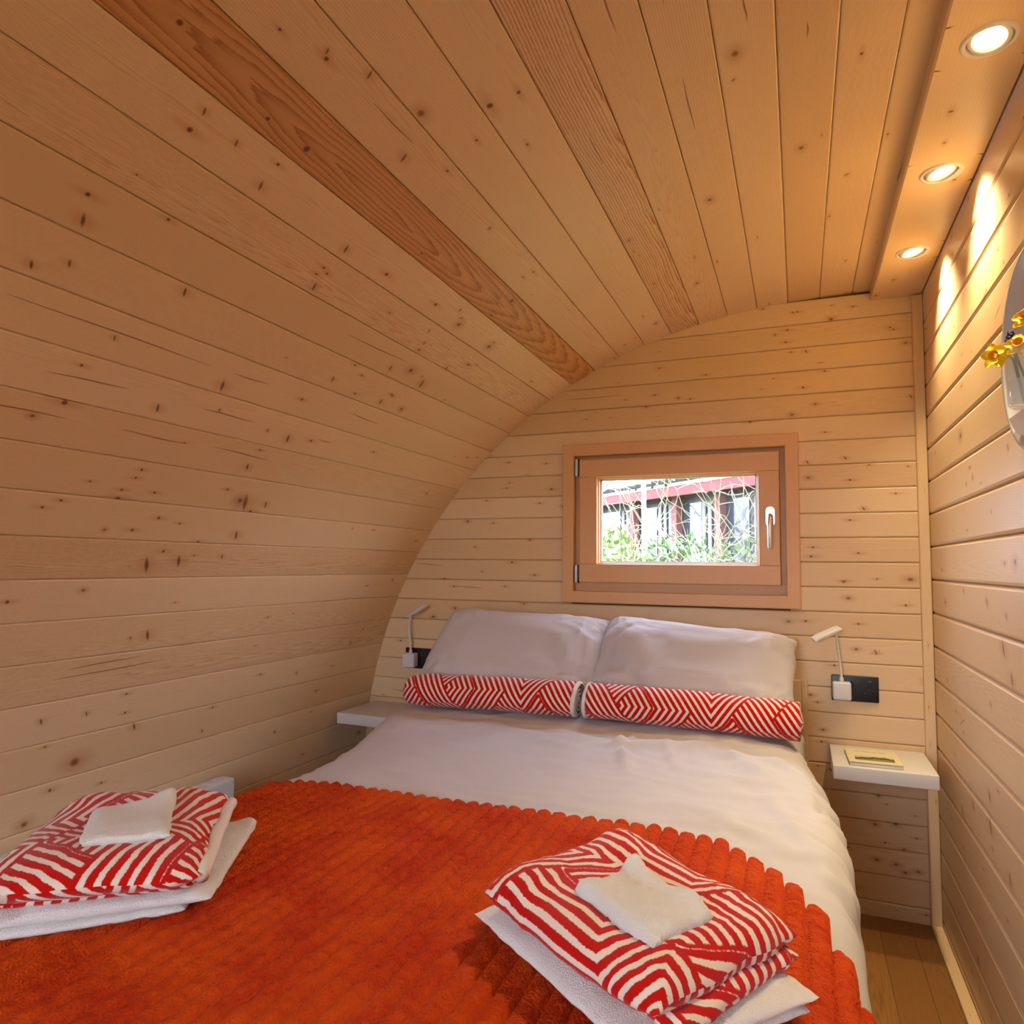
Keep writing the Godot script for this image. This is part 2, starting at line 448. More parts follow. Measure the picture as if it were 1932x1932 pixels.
func tube(path: Array, radii: Array, segs := 10, capped := true) -> ArrayMesh:
	var pts := PackedVector3Array()
	var uvs := PackedVector2Array()
	var side := Vector3.ZERO
	var n := path.size()
	var rows := 0
	var rings := []
	for i in n:
		var dir: Vector3 = (path[mini(i + 1, n - 1)] - path[maxi(i - 1, 0)]).normalized()
		if side == Vector3.ZERO:
			side = dir.cross(Vector3(0.3, 0.9, 0.31) if absf(dir.y) < 0.9 else Vector3(1, 0.1, 0)).normalized()
		side = (side - dir * side.dot(dir)).normalized()
		var r: float = radii[mini(i, radii.size() - 1)]
		if i == 0 and capped:
			rings.append([path[i], dir, side, 0.0])
		rings.append([path[i], dir, side, r])
		if i == n - 1 and capped:
			rings.append([path[i], dir, side, 0.0])
	for g in rings:
		var up: Vector3 = (g[1] as Vector3).cross(g[2])
		for s in segs + 1:
			var a := TAU * s / segs
			pts.append(g[0] + ((g[2] as Vector3) * cos(a) + up * sin(a)) * g[3])
			uvs.append(Vector2(s / float(segs), rows * 0.1))
		rows += 1
	return grid_mesh(rows, segs + 1, pts, uvs, true, true)


func prism(outline: PackedVector2Array, lo: float, hi: float) -> ArrayMesh:  # an outline in x and y, counter-clockwise, between two depths in z
	var st := begin()
	var tris := Geometry2D.triangulate_polygon(outline)
	for i in range(0, tris.size(), 3):
		var a := outline[tris[i]]
		var b := outline[tris[i + 1]]
		var c := outline[tris[i + 2]]
		if (b - a).cross(c - a) < 0.0:
			var keep := b
			b = c
			c = keep
		for p in [a, c, b]:
			st.set_uv(p)
			st.add_vertex(Vector3(p.x, p.y, hi))
		for p in [a, b, c]:
			st.set_uv(p)
			st.add_vertex(Vector3(p.x, p.y, lo))
	for i in outline.size():
		var a := outline[i]
		var b := outline[(i + 1) % outline.size()]
		quad(st, Vector3(a.x, a.y, lo), Vector3(b.x, b.y, lo), Vector3(b.x, b.y, hi), Vector3(a.x, a.y, hi), [a, b, b, a])
	return done(st)


func arc_box(w: float, h: float, r: float, segs := 6) -> PackedVector2Array:
	var out := PackedVector2Array()
	for c in [[1, -1, -PI / 2], [1, 1, 0.0], [-1, 1, PI / 2], [-1, -1, PI]]:
		for i in segs + 1:
			var a: float = c[2] + PI / 2 * i / segs
			out.append(Vector2(c[0] * (w / 2 - r) + cos(a) * r, c[1] * (h / 2 - r) + sin(a) * r))
	return out


# A soft slab or pillow over four corners of its middle plane: a closed skin whose section is a superellipse.
func cushion(c: Array, up: Vector3, o: Dictionary) -> ArrayMesh:
	var th: float = o.th
	var p: float = o.get("p", 3.0)
	var q: float = o.get("q", 3.0)
	var pinch: float = o.get("pinch", 0.0)
	var under: float = o.get("under", 1.0)
	var ruffle: float = o.get("noise", 0.0)
	var freq: float = o.get("freq", 8.0)
	var rows: int = o.get("rows", 48)
	var ring: int = o.get("ring", 96)
	var bumps: Array = o.get("bumps", [])
	var corner: float = o.get("corner", 0.0)
	var turn: float = o.get("turn", 0.0)
	noise.seed = o.get("seed", 3)
	noise.frequency = freq
	var lu: float = ((c[1] - c[0]).length() + (c[2] - c[3]).length()) / 2.0
	var lv: float = ((c[3] - c[0]).length() + (c[2] - c[1]).length()) / 2.0
	var pts := PackedVector3Array()
	var uvs := PackedVector2Array()
	var around := PackedFloat32Array()
	var last := Vector2.ZERO
	var sum := 0.0
	for s in ring + 1:
		var a := TAU * s / ring
		var e := Vector2(signf(cos(a)) * pow(absf(cos(a)), 2.0 / p) * lu / 2.0, signf(sin(a)) * pow(absf(sin(a)), 2.0 / q) * th / 2.0 * (1.0 if sin(a) > 0 else under))
		if s > 0:
			sum += e.distance_to(last)
		last = e
		around.append(sum)
	for r in rows + 1:
		var b := -PI / 2 + PI * r / rows
		var v := signf(sin(b)) * pow(absf(sin(b)), 2.0 / p)
		var tv := pow(maxf(cos(b), 0.0), 2.0 / q)
		for s in ring + 1:
			var a := TAU * (s % ring) / ring
			var u := signf(cos(a)) * pow(absf(cos(a)), 2.0 / p)
			var h := signf(sin(a)) * pow(absf(sin(a)), 2.0 / q) * tv
			var uu := u * (1.0 - pinch * (1.0 - v * v)) * (1.0 - corner * v * v * v * v)
			var vv := v * (1.0 - pinch * (1.0 - u * u)) * (1.0 - corner * u * u * u * u)
			var x := uu * 0.5 + 0.5
			var y := vv * 0.5 + 0.5
			var at: Vector3 = (c[0] as Vector3).lerp(c[1], x).lerp((c[3] as Vector3).lerp(c[2], x), y)
			var lift := th / 2.0 * h * (1.0 if h > 0.0 else under)
			if h > -0.2:
				var share := clampf(h * 1.5 + 0.3, 0.0, 1.0)
				for k in bumps:
					var d := Vector2((u - k[0]) * lu / 2.0, (v - k[1]) * lv / 2.0)
					lift += k[2] * exp(-d.length_squared() / (k[3] * k[3])) * share
				for k in o.get("creases", []):
					var from := Vector2(k[0] * lu, k[1] * lv) / 2.0
					var line := Vector2(k[2] * lu, k[3] * lv) / 2.0 - from
					var here := Vector2(u * lu, v * lv) / 2.0 - from
					var along := clampf(here.dot(line) / line.length_squared(), 0.0, 1.0)
					var off: float = (here - line * along).length() / k[4]
					lift += k[5] * exp(-off * off) * (1.0 - along) * share
			if ruffle > 0.0:
				lift += ruffle * noise.get_noise_3dv(at) * clampf(h + 0.6, 0.0, 1.0)
				at += Vector3(noise.get_noise_2d(at.x * 2.0 + 9.0, at.z * 2.0), 0.0, noise.get_noise_2d(at.z * 2.0, at.x * 2.0 - 5.0)) * ruffle * 0.6
			pts.append(at + up * lift)
			var m := Vector2(around[s], vv * lv / 2.0 + (signf(v) * th * 0.3 * (1.0 - tv))).rotated(turn)
			uvs.append(m)
	return grid_mesh(rows + 1, ring + 1, pts, uvs, true, o.get("flip", false))


func with_pattern_uv(m: ArrayMesh, edge := 0.095, slant := 0.99) -> ArrayMesh:  # metres to cells of the woven maze
	var arrays := m.surface_get_arrays(0)
	var uvs: PackedVector2Array = arrays[Mesh.ARRAY_TEX_UV]
	for i in uvs.size():
		var x := uvs[i].x / cos(slant)
		var y := uvs[i].y / sin(slant)
		uvs[i] = Vector2(x + y, x - y) / (2.0 * edge * 8.0)
	arrays[Mesh.ARRAY_TEX_UV] = uvs
	var out := ArrayMesh.new()
	out.add_surface_from_arrays(Mesh.PRIMITIVE_TRIANGLES, arrays)
	return out


func maze_line(ca: int, cb: int, fa: float, fb: float) -> float:  # which stripe of its cell a point lies on, 0 to 1
	match (ca + 2 * cb + (ca * cb) / 3) % 4:
		0:
			return maxf(fa, fb)
		1:
			return maxf(1.0 - fa, fb) if (ca + cb) % 2 == 0 else fb
		2:
			return fa
	return 1.0 - minf(fa, fb)


func maze_material() -> StandardMaterial3D:
	var size := 1024
	var cells := 8
	var data := PackedByteArray()
	data.resize(size * size * 3)
	noise.seed = 77
	noise.frequency = 0.16
	var rough := noise.get_image(size, size)
	var red := Color(0.73, 0.07, 0.034)
	var white := Color(0.90, 0.83, 0.76)
	var lines := 5.5
	for j in size:
		for i in size:
			var a := i * cells / float(size)
			var b := j * cells / float(size)
			var ca := int(a)
			var cb := int(b)
			var fa := a - ca
			var fb := b - cb
			var jit := (rough.get_pixel(i, j).r - 0.5) * 0.09
			var t := maze_line(ca, cb, fa, fb)
			var s := t * lines
			var line := s - floorf(s)
			var wide := smoothstep(0.50, 0.60, absf(line - 0.5) * 2.0 + jit * 2.0)
			var edge := minf(minf(fa, 1.0 - fa), minf(fb, 1.0 - fb))
			if edge < 0.05:
				var da := -1 if fa == edge else (1 if 1.0 - fa == edge else 0)
				var db := 0 if da != 0 else (-1 if fb == edge else 1)
				var beyond := maze_line(posmod(ca + da, cells), posmod(cb + db, cells), fa if da == 0 else (1.0 if da < 0 else 0.0), fb if db == 0 else (1.0 if db < 0 else 0.0))
				if absf(beyond - t) > 0.06:
					wide *= smoothstep(0.015, 0.045, edge + jit * 0.3)
			var at := (j * size + i) * 3
			data[at] = int(lerpf(red.r, white.r, wide) * 255.0)
			data[at + 1] = int(lerpf(red.g, white.g, wide) * 255.0)
			data[at + 2] = int(lerpf(red.b, white.b, wide) * 255.0)
	var im := Image.create_from_data(size, size, false, Image.FORMAT_RGB8, data)
	im.generate_mipmaps()
	var m := mat("woven_maze", Color.WHITE, 0.95)
	m.albedo_texture = ImageTexture.create_from_image(im)
	m.metallic_specular = 0.2
	m.rim_enabled = true
	m.rim = 0.3
	m.rim_tint = 0.7
	return m


# ---------------------------------------------------------------- the curved skin
func skin_radius(a: float) -> float:
	var r := 0.0
	for k in SKIN:
		r = r * a + k
	return r


func skin_at(a: float) -> Vector2:
	return SKIN_MIDDLE + Vector2(cos(a), sin(a)) * skin_radius(a)


func find_skin() -> void:  # joints of the boards along the curve
	var a := 1.575
	while skin_at(a).distance_to(skin_at(1.575)) < 0.107:
		a -= 0.0002
	skin_points.append(skin_at(a))
	a = 1.575
	skin_points.append(skin_at(a))
	var k := 0
	while skin_points[-1].y > 0.0:
		var from := skin_at(a)
		while skin_at(a).distance_to(from) < (0.1069 if k < 6 else 0.1093):
			a += 0.0001
		skin_points.append(skin_at(a))
		k += 1


func skin_x(y: float) -> float:  # the left wall's x at a height
	for k in range(1, skin_points.size()):
		var p := skin_points[k - 1]
		var q := skin_points[k]
		if q.x < 0.1 and y <= p.y and y >= q.y:
			return lerpf(p.x, q.x, (p.y - y) / (p.y - q.y))
	return 0.1 if y > 2.0 else skin_points[-1].x


# ---------------------------------------------------------------- the room
func shell_of_skin(first: int, last: int) -> ArrayMesh:
	var outline := PackedVector2Array()
	for k in range(first, last + 1):
		var t := (skin_points[mini(k + 1, skin_points.size() - 1)] - skin_points[maxi(k - 1, 0)]).normalized()
		outline.append(skin_points[k] + Vector2(t.y, -t.x) * 0.014)
	for k in range(last, first - 1, -1):
		var t := (skin_points[mini(k + 1, skin_points.size() - 1)] - skin_points[maxi(k - 1, 0)]).normalized()
		outline.append(skin_points[k] + Vector2(t.y, -t.x) * 0.12)
	if Geometry2D.is_polygon_clockwise(outline):
		outline.reverse()
	return prism(outline, -0.14, ROOM_LENGTH + 0.14)


func build_skin() -> void:
	var dark := mat("raw_pine_core", Color(0.42, 0.29, 0.17), 0.9)
	# Vector2(t.y, -t.x) points out of the room when the joints run from the ridge down the left side? flipped below if not
	var ceiling := put("ceiling", shell_of_skin(0, 14), dark, self)
	tag(ceiling, "curved ceiling of pale knotty pine boards above the bed", "ceiling", "", "structure")
	var left := put("wall_left", shell_of_skin(14, skin_points.size() - 1), dark, self)
	tag(left, "curved left wall of horizontal pine boards beside the bed", "wall", "", "structure")
	for k in range(1, skin_points.size()):
		var p := skin_points[k - 1]
		var q := skin_points[k]
		var y := (p - q).normalized()
		var yy := Vector3(y.x, y.y, 0.0)
		var xx := Vector3(0, 0, -1)
		var zz := xx.cross(yy)
		var mid := (p + q) / 2.0
		var strip := mini(k - 1, 28)
		put("plank", timber(-ROOM_LENGTH - 0.02, 0.02, p.distance_to(q) - 0.0006, 0.019, 0.0036, strip), wood[strip / 16], ceiling if k <= 14 else left, Transform3D(Basis(xx, yy, zz), Vector3(mid.x, mid.y, 0.0)))


func wall_with_hole(lo: Vector3, hi: Vector3, hole_lo: Vector2, hole_hi: Vector2) -> ArrayMesh:  # a wall across z with an opening in x and y
	var st := begin()
	box_at(st, lo, Vector3(hole_lo.x, hi.y, hi.z))
	box_at(st, Vector3(hole_hi.x, lo.y, lo.z), hi)
	box_at(st, Vector3(hole_lo.x, lo.y, lo.z), Vector3(hole_hi.x, hole_lo.y, hi.z))
	box_at(st, Vector3(hole_lo.x, hole_hi.y, lo.z), Vector3(hole_hi.x, hi.y, hi.z))
	return done(st)


func build_back_wall() -> void:
	var dark := mat("raw_pine_core", Color.WHITE)
	var wall := put("wall_back", wall_with_hole(Vector3(-1.95, -0.1, -0.12), Vector3(0.55, 2.3, -0.014), Vector2(-0.842, 1.048), Vector2(-0.032, 1.606)), dark, self)
	tag(wall, "back wall of horizontal pine boards behind the pillows", "wall", "", "structure")
	for i in 25:
		var top := BACK_TOP - BACK_BOARD * i
		var low := top - BACK_BOARD
		var mid := (top + low) / 2.0
		var strip := 29 + i
		var from := maxf(skin_x(minf(low, 2.09)) - 0.03, -1.93)
		var at := Transform3D(Basis.IDENTITY, Vector3(0, mid, 0))
		var spans := [[from, RIGHT_X]]
		if top > 1.055 and low < 1.60:
			spans = [[from, -0.845], [-0.03, RIGHT_X]]
		for s in spans:
			put("plank", timber(s[0], s[1], BACK_BOARD - 0.0006, 0.019, 0.0048, strip, 1.85), wood[strip / 16], wall, at)
	# window
	var win := thing("window_1", "small larch window with a tilt handle in the back wall", "window", Vector3.ZERO, "", "structure")
	var larch := wood[4]
	var frame := func(called: String, x0: float, x1: float, y0: float, y1: float, w: float, z: float, thick: float, edge: float, mitred: bool) -> void:
		var m := 1.0 if mitred else 0.0
		var cx := (x0 + x1) / 2.0
		var cy := (y0 + y1) / 2.0
		var hw := (x1 - x0) / 2.0
		var hh := (y1 - y0) / 2.0
		var side := 0.0 if mitred else w
		put(called, timber(-hw, hw, w, thick, edge, 75, 0.3, 0.0, 0.0) if not mitred else timber(-hw + w, hw - w, w, thick, edge, 75, 0.3, -m, m), larch, win, Transform3D(Basis.IDENTITY, Vector3(cx, y1 - w / 2, z)))
		put(called, timber(-hw, hw, w, thick, edge, 75, 1.1) if not mitred else timber(-hw + w, hw - w, w, thick, edge, 75, 1.4, -m, m), larch, win, Transform3D(Basis(Vector3(-1, 0, 0), Vector3(0, -1, 0), Vector3(0, 0, 1)), Vector3(cx, y0 + w / 2, z)))
		put(called, timber(-hh + side, hh - side, w, thick, edge, 75, 1.9) if not mitred else timber(-hh + w, hh - w, w, thick, edge, 75, 2.0, -m, m), larch, win, Transform3D(Basis(Vector3(0, 1, 0), Vector3(-1, 0, 0), Vector3(0, 0, 1)), Vector3(x0 + w / 2, cy, z)))
		put(called, timber(-hh + side, hh - side, w, thick, edge, 75, 0.7) if not mitred else timber(-hh + w, hh - w, w, thick, edge, 75, 0.6, -m, m), larch, win, Transform3D(Basis(Vector3(0, -1, 0), Vector3(1, 0, 0), Vector3(0, 0, 1)), Vector3(x1 - w / 2, cy, z)))
	frame.call("casing", -0.879, 0.005, 1.005, 1.636, 0.046, 0.016, 0.03, 0.003, true)
	frame.call("window_frame", -0.842, -0.030, 1.048, 1.606, 0.045, -0.022, 0.1, 0.002, false)
	frame.call("sash", -0.812, -0.061, 1.086, 1.575, 0.073, 0.004, 0.07, 0.004, false)
	frame.call("glazing_bead", -0.744, -0.129, 1.154, 1.507, 0.010, -0.012, 0.03, 0.003, true)
	var alu := mat("spacer_grey", Color(0.78, 0.79, 0.8), 0.4)
	var st := begin()
	var sx0 := -0.740
	var sx1 := -0.133
	var sy0 := 1.158
	var sy1 := 1.503
	box_at(st, Vector3(sx0, sy0, -0.046), Vector3(sx0 + 0.012, sy1, -0.032))
	box_at(st, Vector3(sx1 - 0.012, sy0, -0.046), Vector3(sx1, sy1, -0.032))
	box_at(st, Vector3(sx0, sy0, -0.046), Vector3(sx1, sy0 + 0.012, -0.032))
	box_at(st, Vector3(sx0, sy1 - 0.012, -0.046), Vector3(sx1, sy1, -0.032))
	put("glass_spacer", done(st), alu, win)
	var glass := mat("window_glass", Color(0.97, 1.0, 0.99, 0.05), 0.0)
	glass.transparency = BaseMaterial3D.TRANSPARENCY_ALPHA
	glass.metallic_specular = 0.08
	var pane := begin()
	box_at(pane, Vector3(sx0, sy0, -0.0315), Vector3(sx1, sy1, -0.0285))
	put("pane", done(pane), glass, win)
	var chrome := mat("hinge_metal", Color(0.74, 0.72, 0.70), 0.35, 0.5)
	var black := mat("black_plastic", Color(0.02, 0.02, 0.02), 0.4)
	for y in [1.543, 1.118]:
		var h := put("hinge", lathe([Vector2(0.0, -0.035), Vector2(0.0075, -0.033), Vector2(0.0075, -0.0345), Vector2(0.0075, 0.0325), Vector2(0.006, 0.035), Vector2(0.0, 0.035)], 16), chrome, win, Transform3D(Basis.IDENTITY, Vector3(-0.823, y, 0.006)))
		put("hinge_gap", soft_box(Vector3(0.006, 0.072, 0.012), 0.001, 1), black, h, Transform3D(Basis.IDENTITY, Vector3(0.009, 0, -0.002)))
	var silver := mat("handle_metal", Color(0.86, 0.85, 0.86), 0.22, 0.85)
	var handle := put("handle", prism(arc_box(0.030, 0.072, 0.0149), 0.0, 0.010), silver, win, Transform3D(Basis.IDENTITY, Vector3(-0.093, 1.335, 0.004)))
	put("lever", tube([Vector3(0, 0.002, 0.008), Vector3(0, 0.002, 0.03), Vector3(0, -0.004, 0.042), Vector3(0, -0.02, 0.046), Vector3(0.0, -0.07, 0.046), Vector3(-0.001, -0.113, 0.044), Vector3(-0.001, -0.119, 0.042)], [0.0085, 0.0085, 0.009, 0.0092, 0.0085, 0.0075, 0.003], 14), silver, handle)
	# corner trim
	var trim := put("trim_1", timber(0.0, 2.087, 0.032, 0.03, 0.004, 76, 0.4), wood[4], self, Transform3D(Basis(Vector3(0, 1, 0), Vector3(-1, 0, 0), Vector3(0, 0, 1)), Vector3(0.391, 0.0, 0.022)))
	tag(trim, "pine corner batten standing between back wall and right wall", "trim", "", "structure")


func build_right_wall() -> void:
	var st := begin()
	box_at(st, Vector3(RIGHT_X + 0.014, -0.1, -0.12), Vector3(RIGHT_X + 0.13, 2.3, ROOM_LENGTH + 0.12))
	var wall := put("wall_right", done(st), mat("raw_pine_core", Color.WHITE), self)
	tag(wall, "right wall of wide horizontal pine boards lit by the downlights", "wall", "", "structure")
	for i in 21:
		var mid := RIGHT_TOP - RIGHT_BOARD * (i + 0.5)
		put("plank", timber(-0.02, ROOM_LENGTH + 0.02, RIGHT_BOARD - 0.0008, 0.019, 0.0085, 54 + i), wood[(54 + i) / 16], wall, Transform3D(Basis(Vector3(0, 0, 1), Vector3(0, 1, 0), Vector3(-1, 0, 0)), Vector3(RIGHT_X, mid, 0.0)))
	var base := put("baseboard_right", timber(0.025, ROOM_LENGTH, 0.032, 0.012, 0.004, 76, 1.3), wood[4], self, Transform3D(Basis(Vector3(0, 0, 1), Vector3(1, 0, 0), Vector3(0, 1, 0)), Vector3(0.391, 0.0125, 0.0)))
	tag(base, "narrow pine beading where floor meets right wall", "baseboard", "", "structure")


func build_floor() -> void:
	var st := begin()
	box_at(st, Vector3(-2.0, -0.2, -0.12), Vector3(0.6, -0.012, ROOM_LENGTH + 0.12))
	var floor_node := put("floor", done(st), mat("subfloor", Color(0.25, 0.17, 0.1), 0.9), self)
	tag(floor_node, "brown oak laminate floor between bed and right wall", "floor", "", "structure")
	rng.seed = 5
	var x := 0.41
	while x > -1.9:
		var z := -0.02 - rng.randf_range(0.0, 0.7)
		while z < ROOM_LENGTH:
			var end := z + rng.randf_range(0.75, 1.3)
			var z0 := maxf(z, -0.02)
			var z1 := minf(end, ROOM_LENGTH + 0.02)
			if z1 - z0 > 0.02:
				put("plank", timber(z0, z1 - 0.0006, 0.0955, 0.012, 0.0008, 77 + rng.randi_range(0, 1), rng.randf() * 2.0), wood[4], floor_node, Transform3D(Basis(Vector3(0, 0, 1), Vector3(1, 0, 0), Vector3(0, 1, 0)), Vector3(x - 0.048, 0.0, 0.0)))
			z = end
		x -= 0.096


func build_front_wall() -> void:  # behind the camera: a glazed door lets the day in
	var wall := put("wall_front", wall_with_hole(Vector3(-1.95, -0.1, ROOM_LENGTH), Vector3(0.55, 2.3, ROOM_LENGTH + 0.12), Vector2(-1.0, 0.0), Vector2(-0.15, 1.95)), mat("plain_pine", Color(0.83, 0.68, 0.5), 0.5), self)
	tag(wall, "front wall of the cabin round the glazed door", "wall", "", "structure")
	var door := thing("door_1", "glazed door in the front wall facing the bed", "door", Vector3.ZERO, "", "structure")
	var larch := mat("door_larch", Color(0.72, 0.5, 0.33), 0.5)
	for k in 1:
		var x0 := -1.0
		var st := begin()
		for b in [[0.0, 0.07, 0.0, 1.95], [0.78, 0.85, 0.0, 1.95], [0.07, 0.78, 0.0, 0.12], [0.07, 0.78, 1.87, 1.95]]:
			box_at(st, Vector3(x0 + b[0], b[2], ROOM_LENGTH + 0.03), Vector3(x0 + b[1], b[3], ROOM_LENGTH + 0.08))
		put("door_leaf", done(st), larch, door)
		var p := begin()
		box_at(p, Vector3(x0 + 0.07, 0.12, ROOM_LENGTH + 0.05), Vector3(x0 + 0.78, 1.87, ROOM_LENGTH + 0.054))
		put("pane", done(p), mats["window_glass"], door)


# ---------------------------------------------------------------- soffit and downlights
func build_soffit() -> void:
	var x0 := 0.25
	var x1 := RIGHT_X - 0.004
	var y := 2.092
	var hole := 0.040
	var lamps := [0.385, 0.845, 1.305]
	var st := begin()
	var uv := func(p: Vector3) -> Vector2:
		return Vector2(p.z / STRIP_LENGTH, ((76 % 16) * 128.0 + 4.0 + 118.0 * clampf((p.x - x0) / (x1 - x0), 0.0, 1.0)) / 2048.0)
	var face := func(a: Vector3, b: Vector3, c: Vector3, d: Vector3) -> void:
		quad(st, a, b, c, d, [uv.call(a), uv.call(b), uv.call(c), uv.call(d)])
	var cuts := [-0.02]
	var cx := 0.331
	var half := 0.06
	for z in lamps:
		cuts.append(z - half)
		cuts.append(z + half)
	cuts.append(ROOM_LENGTH + 0.02)
	for i in range(0, cuts.size(), 2):
		face.call(Vector3(x0 + 0.004, y, cuts[i]), Vector3(x1, y, cuts[i]), Vector3(x1, y, cuts[i + 1]), Vector3(x0 + 0.004, y, cuts[i + 1]))
	for z in lamps:
		var segs := 40
		for s in segs:
			var ring := []
			for e in 2:
				var a := TAU * (s + e) / segs
				var d := Vector2(cos(a), sin(a))
				var k := minf((x1 - cx) / maxf(d.x, 1e-4) if d.x > 0 else (cx - x0 - 0.004) / maxf(-d.x, 1e-4), half / maxf(absf(d.y), 1e-4))
				ring.append([Vector3(cx + d.x * hole, y, z + d.y * hole), Vector3(cx + d.x * k, y, z + d.y * k)])
			face.call(ring[0][0], ring[0][1], ring[1][1], ring[1][0])
			var up := Vector3(0, 0.03, 0)
			face.call(ring[0][0], ring[1][0], ring[1][0] + up, ring[0][0] + up)
	face.call(Vector3(x0 + 0.004, y, -0.02), Vector3(x0 + 0.004, y, ROOM_LENGTH), Vector3(x0, y + 0.004, ROOM_LENGTH), Vector3(x0, y + 0.004, -0.02))
	face.call(Vector3(x0, y + 0.004, -0.02), Vector3(x0, y + 0.004, ROOM_LENGTH), Vector3(x0, y + 0.06, ROOM_LENGTH), Vector3(x0, y + 0.06, -0.02))
	face.call(Vector3(x1, y, -0.02), Vector3(x1, y + 0.06, -0.02), Vector3(x1, y + 0.06, ROOM_LENGTH), Vector3(x1, y, ROOM_LENGTH))
	var lid := y + 0.06
	face.call(Vector3(x0, lid, -0.02), Vector3(x0, lid, ROOM_LENGTH), Vector3(x1, lid, ROOM_LENGTH), Vector3(x1, lid, -0.02))
	var box := put("trim_2", done(st), wood[4], self)
	tag(box, "boxed pine soffit holding the downlights along the right wall", "soffit", "", "structure")
	var rim := mat("downlight_white", Color(0.86, 0.83, 0.8), 0.3)
	var bulb := mat("lit_bulb", Color(1, 0.93, 0.8), 0.5)
	bulb.emission_enabled = true
	bulb.emission = Color(1.0, 0.86, 0.62)
	bulb.emission_energy_multiplier = LAMP_GLOW
	var aims := [Vector3(0.22, -1, 0.10), Vector3(0.25, -1, 0.06), Vector3(-0.12, -1, 0.2), Vector3(0.1, -1, 0.1), Vector3(0.0, -1, 0.1), Vector3(0.0, -1, 0.1)]
	var names := ["nearest the back wall above the corner", "in the middle of the lit row of three", "nearest the front with the widest bright disc"]
	for i in lamps.size():
		var label: String = "round recessed downlight in the soffit, " + names[i] if i < 3 else "round recessed downlight in the soffit behind the viewer"
		var t := thing("downlight", label, "downlight", Vector3(cx, y, lamps[i]), "downlights along the soffit")
		put("rim", lathe([Vector2(0.0365, 0.02), Vector2(0.0365, -0.001), Vector2(0.039, -0.004), Vector2(0.044, -0.0035), Vector2(0.0465, 0.0)], 40), rim, t)
		var aim: Vector3 = (aims[i] as Vector3).normalized()
		var yy := -aim
		var xx := yy.cross(Vector3(0, 0, 1)).normalized()
		var tilt := Transform3D(Basis(xx, yy, xx.cross(yy)), Vector3(0, 0.004, 0))
		put("gimbal_ring", lathe([Vector2(0.027, 0.016), Vector2(0.027, -0.003), Vector2(0.029, -0.0045), Vector2(0.033, -0.004), Vector2(0.0355, 0.0), Vector2(0.0355, 0.012)], 36), rim, t, tilt)
		put("bulb", lathe([Vector2(0.0, 0.006), Vector2(0.0268, 0.006), Vector2(0.0268, 0.0035), Vector2(0.015, 0.0015), Vector2(0.0, 0.001)], 32), bulb, t, tilt)
		var lamp := SpotLight3D.new()
		lamp.name = "beam"
		lamp.light_color = Color(1.0, 0.925, 0.74)
		lamp.light_energy = SPOT_ENERGY
		lamp.light_size = 0.024
		lamp.spot_angle = 51.0
		lamp.spot_angle_attenuation = 1.0
		lamp.spot_range = 8.0
		lamp.spot_attenuation = 2.0
		lamp.shadow_enabled = true
		t.add_child(lamp, true)
		lamp.look_at_from_position(t.position + aim * 0.012, t.position + aim, Vector3(0, 0, 1))


# ---------------------------------------------------------------- the bed
const BED_RIGHT := 0.085
const BED_FOOT := 2.3
const ROUND := 0.085


func bed_left(z: float) -> float:
	return -1.285 - 0.13 * (1.0 - smoothstep(0.25, 1.1, z))


func bed_right(z: float) -> float:
	return BED_RIGHT - 0.085 * (1.0 - smoothstep(0.25, 0.95, z))


func bed_top(x: float, z: float) -> float:
	var mid := (x + 0.6) / 0.7
	var y := 0.590 + 0.014 * (1.0 - mid * mid)
	y += 0.044 * (1.0 - smoothstep(0.35, 0.95, z))
	return y


# u runs across the bed in metres of cloth, over both edges; v along it. lift is along the outward normal.
func bed_point(u: float, v: float, lift: float) -> Vector3:
	var l := bed_left(v) + ROUND
	var r := bed_right(v) - ROUND
	var foot := BED_FOOT - ROUND
	var z := v
	var down := 0.0
	var out_z := Vector3.UP
	if v > foot:
		var s := (v - foot) / ROUND
		var a := minf(s, PI / 2)
		z = foot + sin(a) * ROUND
		down = (1.0 - cos(a)) * ROUND + maxf(0.0, s - PI / 2) * ROUND
		out_z = Vector3(0, cos(a), sin(a))
	var cx := clampf(u, l, r)
	var y := bed_top(cx, minf(v, foot))
	var n := out_z
	var p := Vector3(cx, y - down, z)
	var over := u - r if u > r else (l - u if u < l else 0.0)
	if over > 0.0:
		var side := 1.0 if u > r else -1.0
		var a := minf(over / ROUND, PI / 2)
		p.x += side * sin(a) * ROUND
		p.y -= (1.0 - cos(a)) * ROUND
		var rest := maxf(0.0, over - ROUND * PI / 2)
		p.y -= rest
		p.x += side * rest * 0.03
		n = (Vector3(side * sin(a), cos(a), 0) + (out_z - Vector3.UP)).normalized()
	return p + n * lift


func crease(x: float, z: float, x0: float, z0: float, x1: float, z1: float, wide: float, high: float) -> float:
	var a := Vector2(x0, z0)
	var d := Vector2(x1, z1) - a
	var t := clampf((Vector2(x, z) - a).dot(d) / d.length_squared(), 0.0, 1.0)
	var far := (Vector2(x, z) - a - d * t).length() / wide
	return high * exp(-far * far) * sin(PI * clampf(t, 0.02, 0.98))


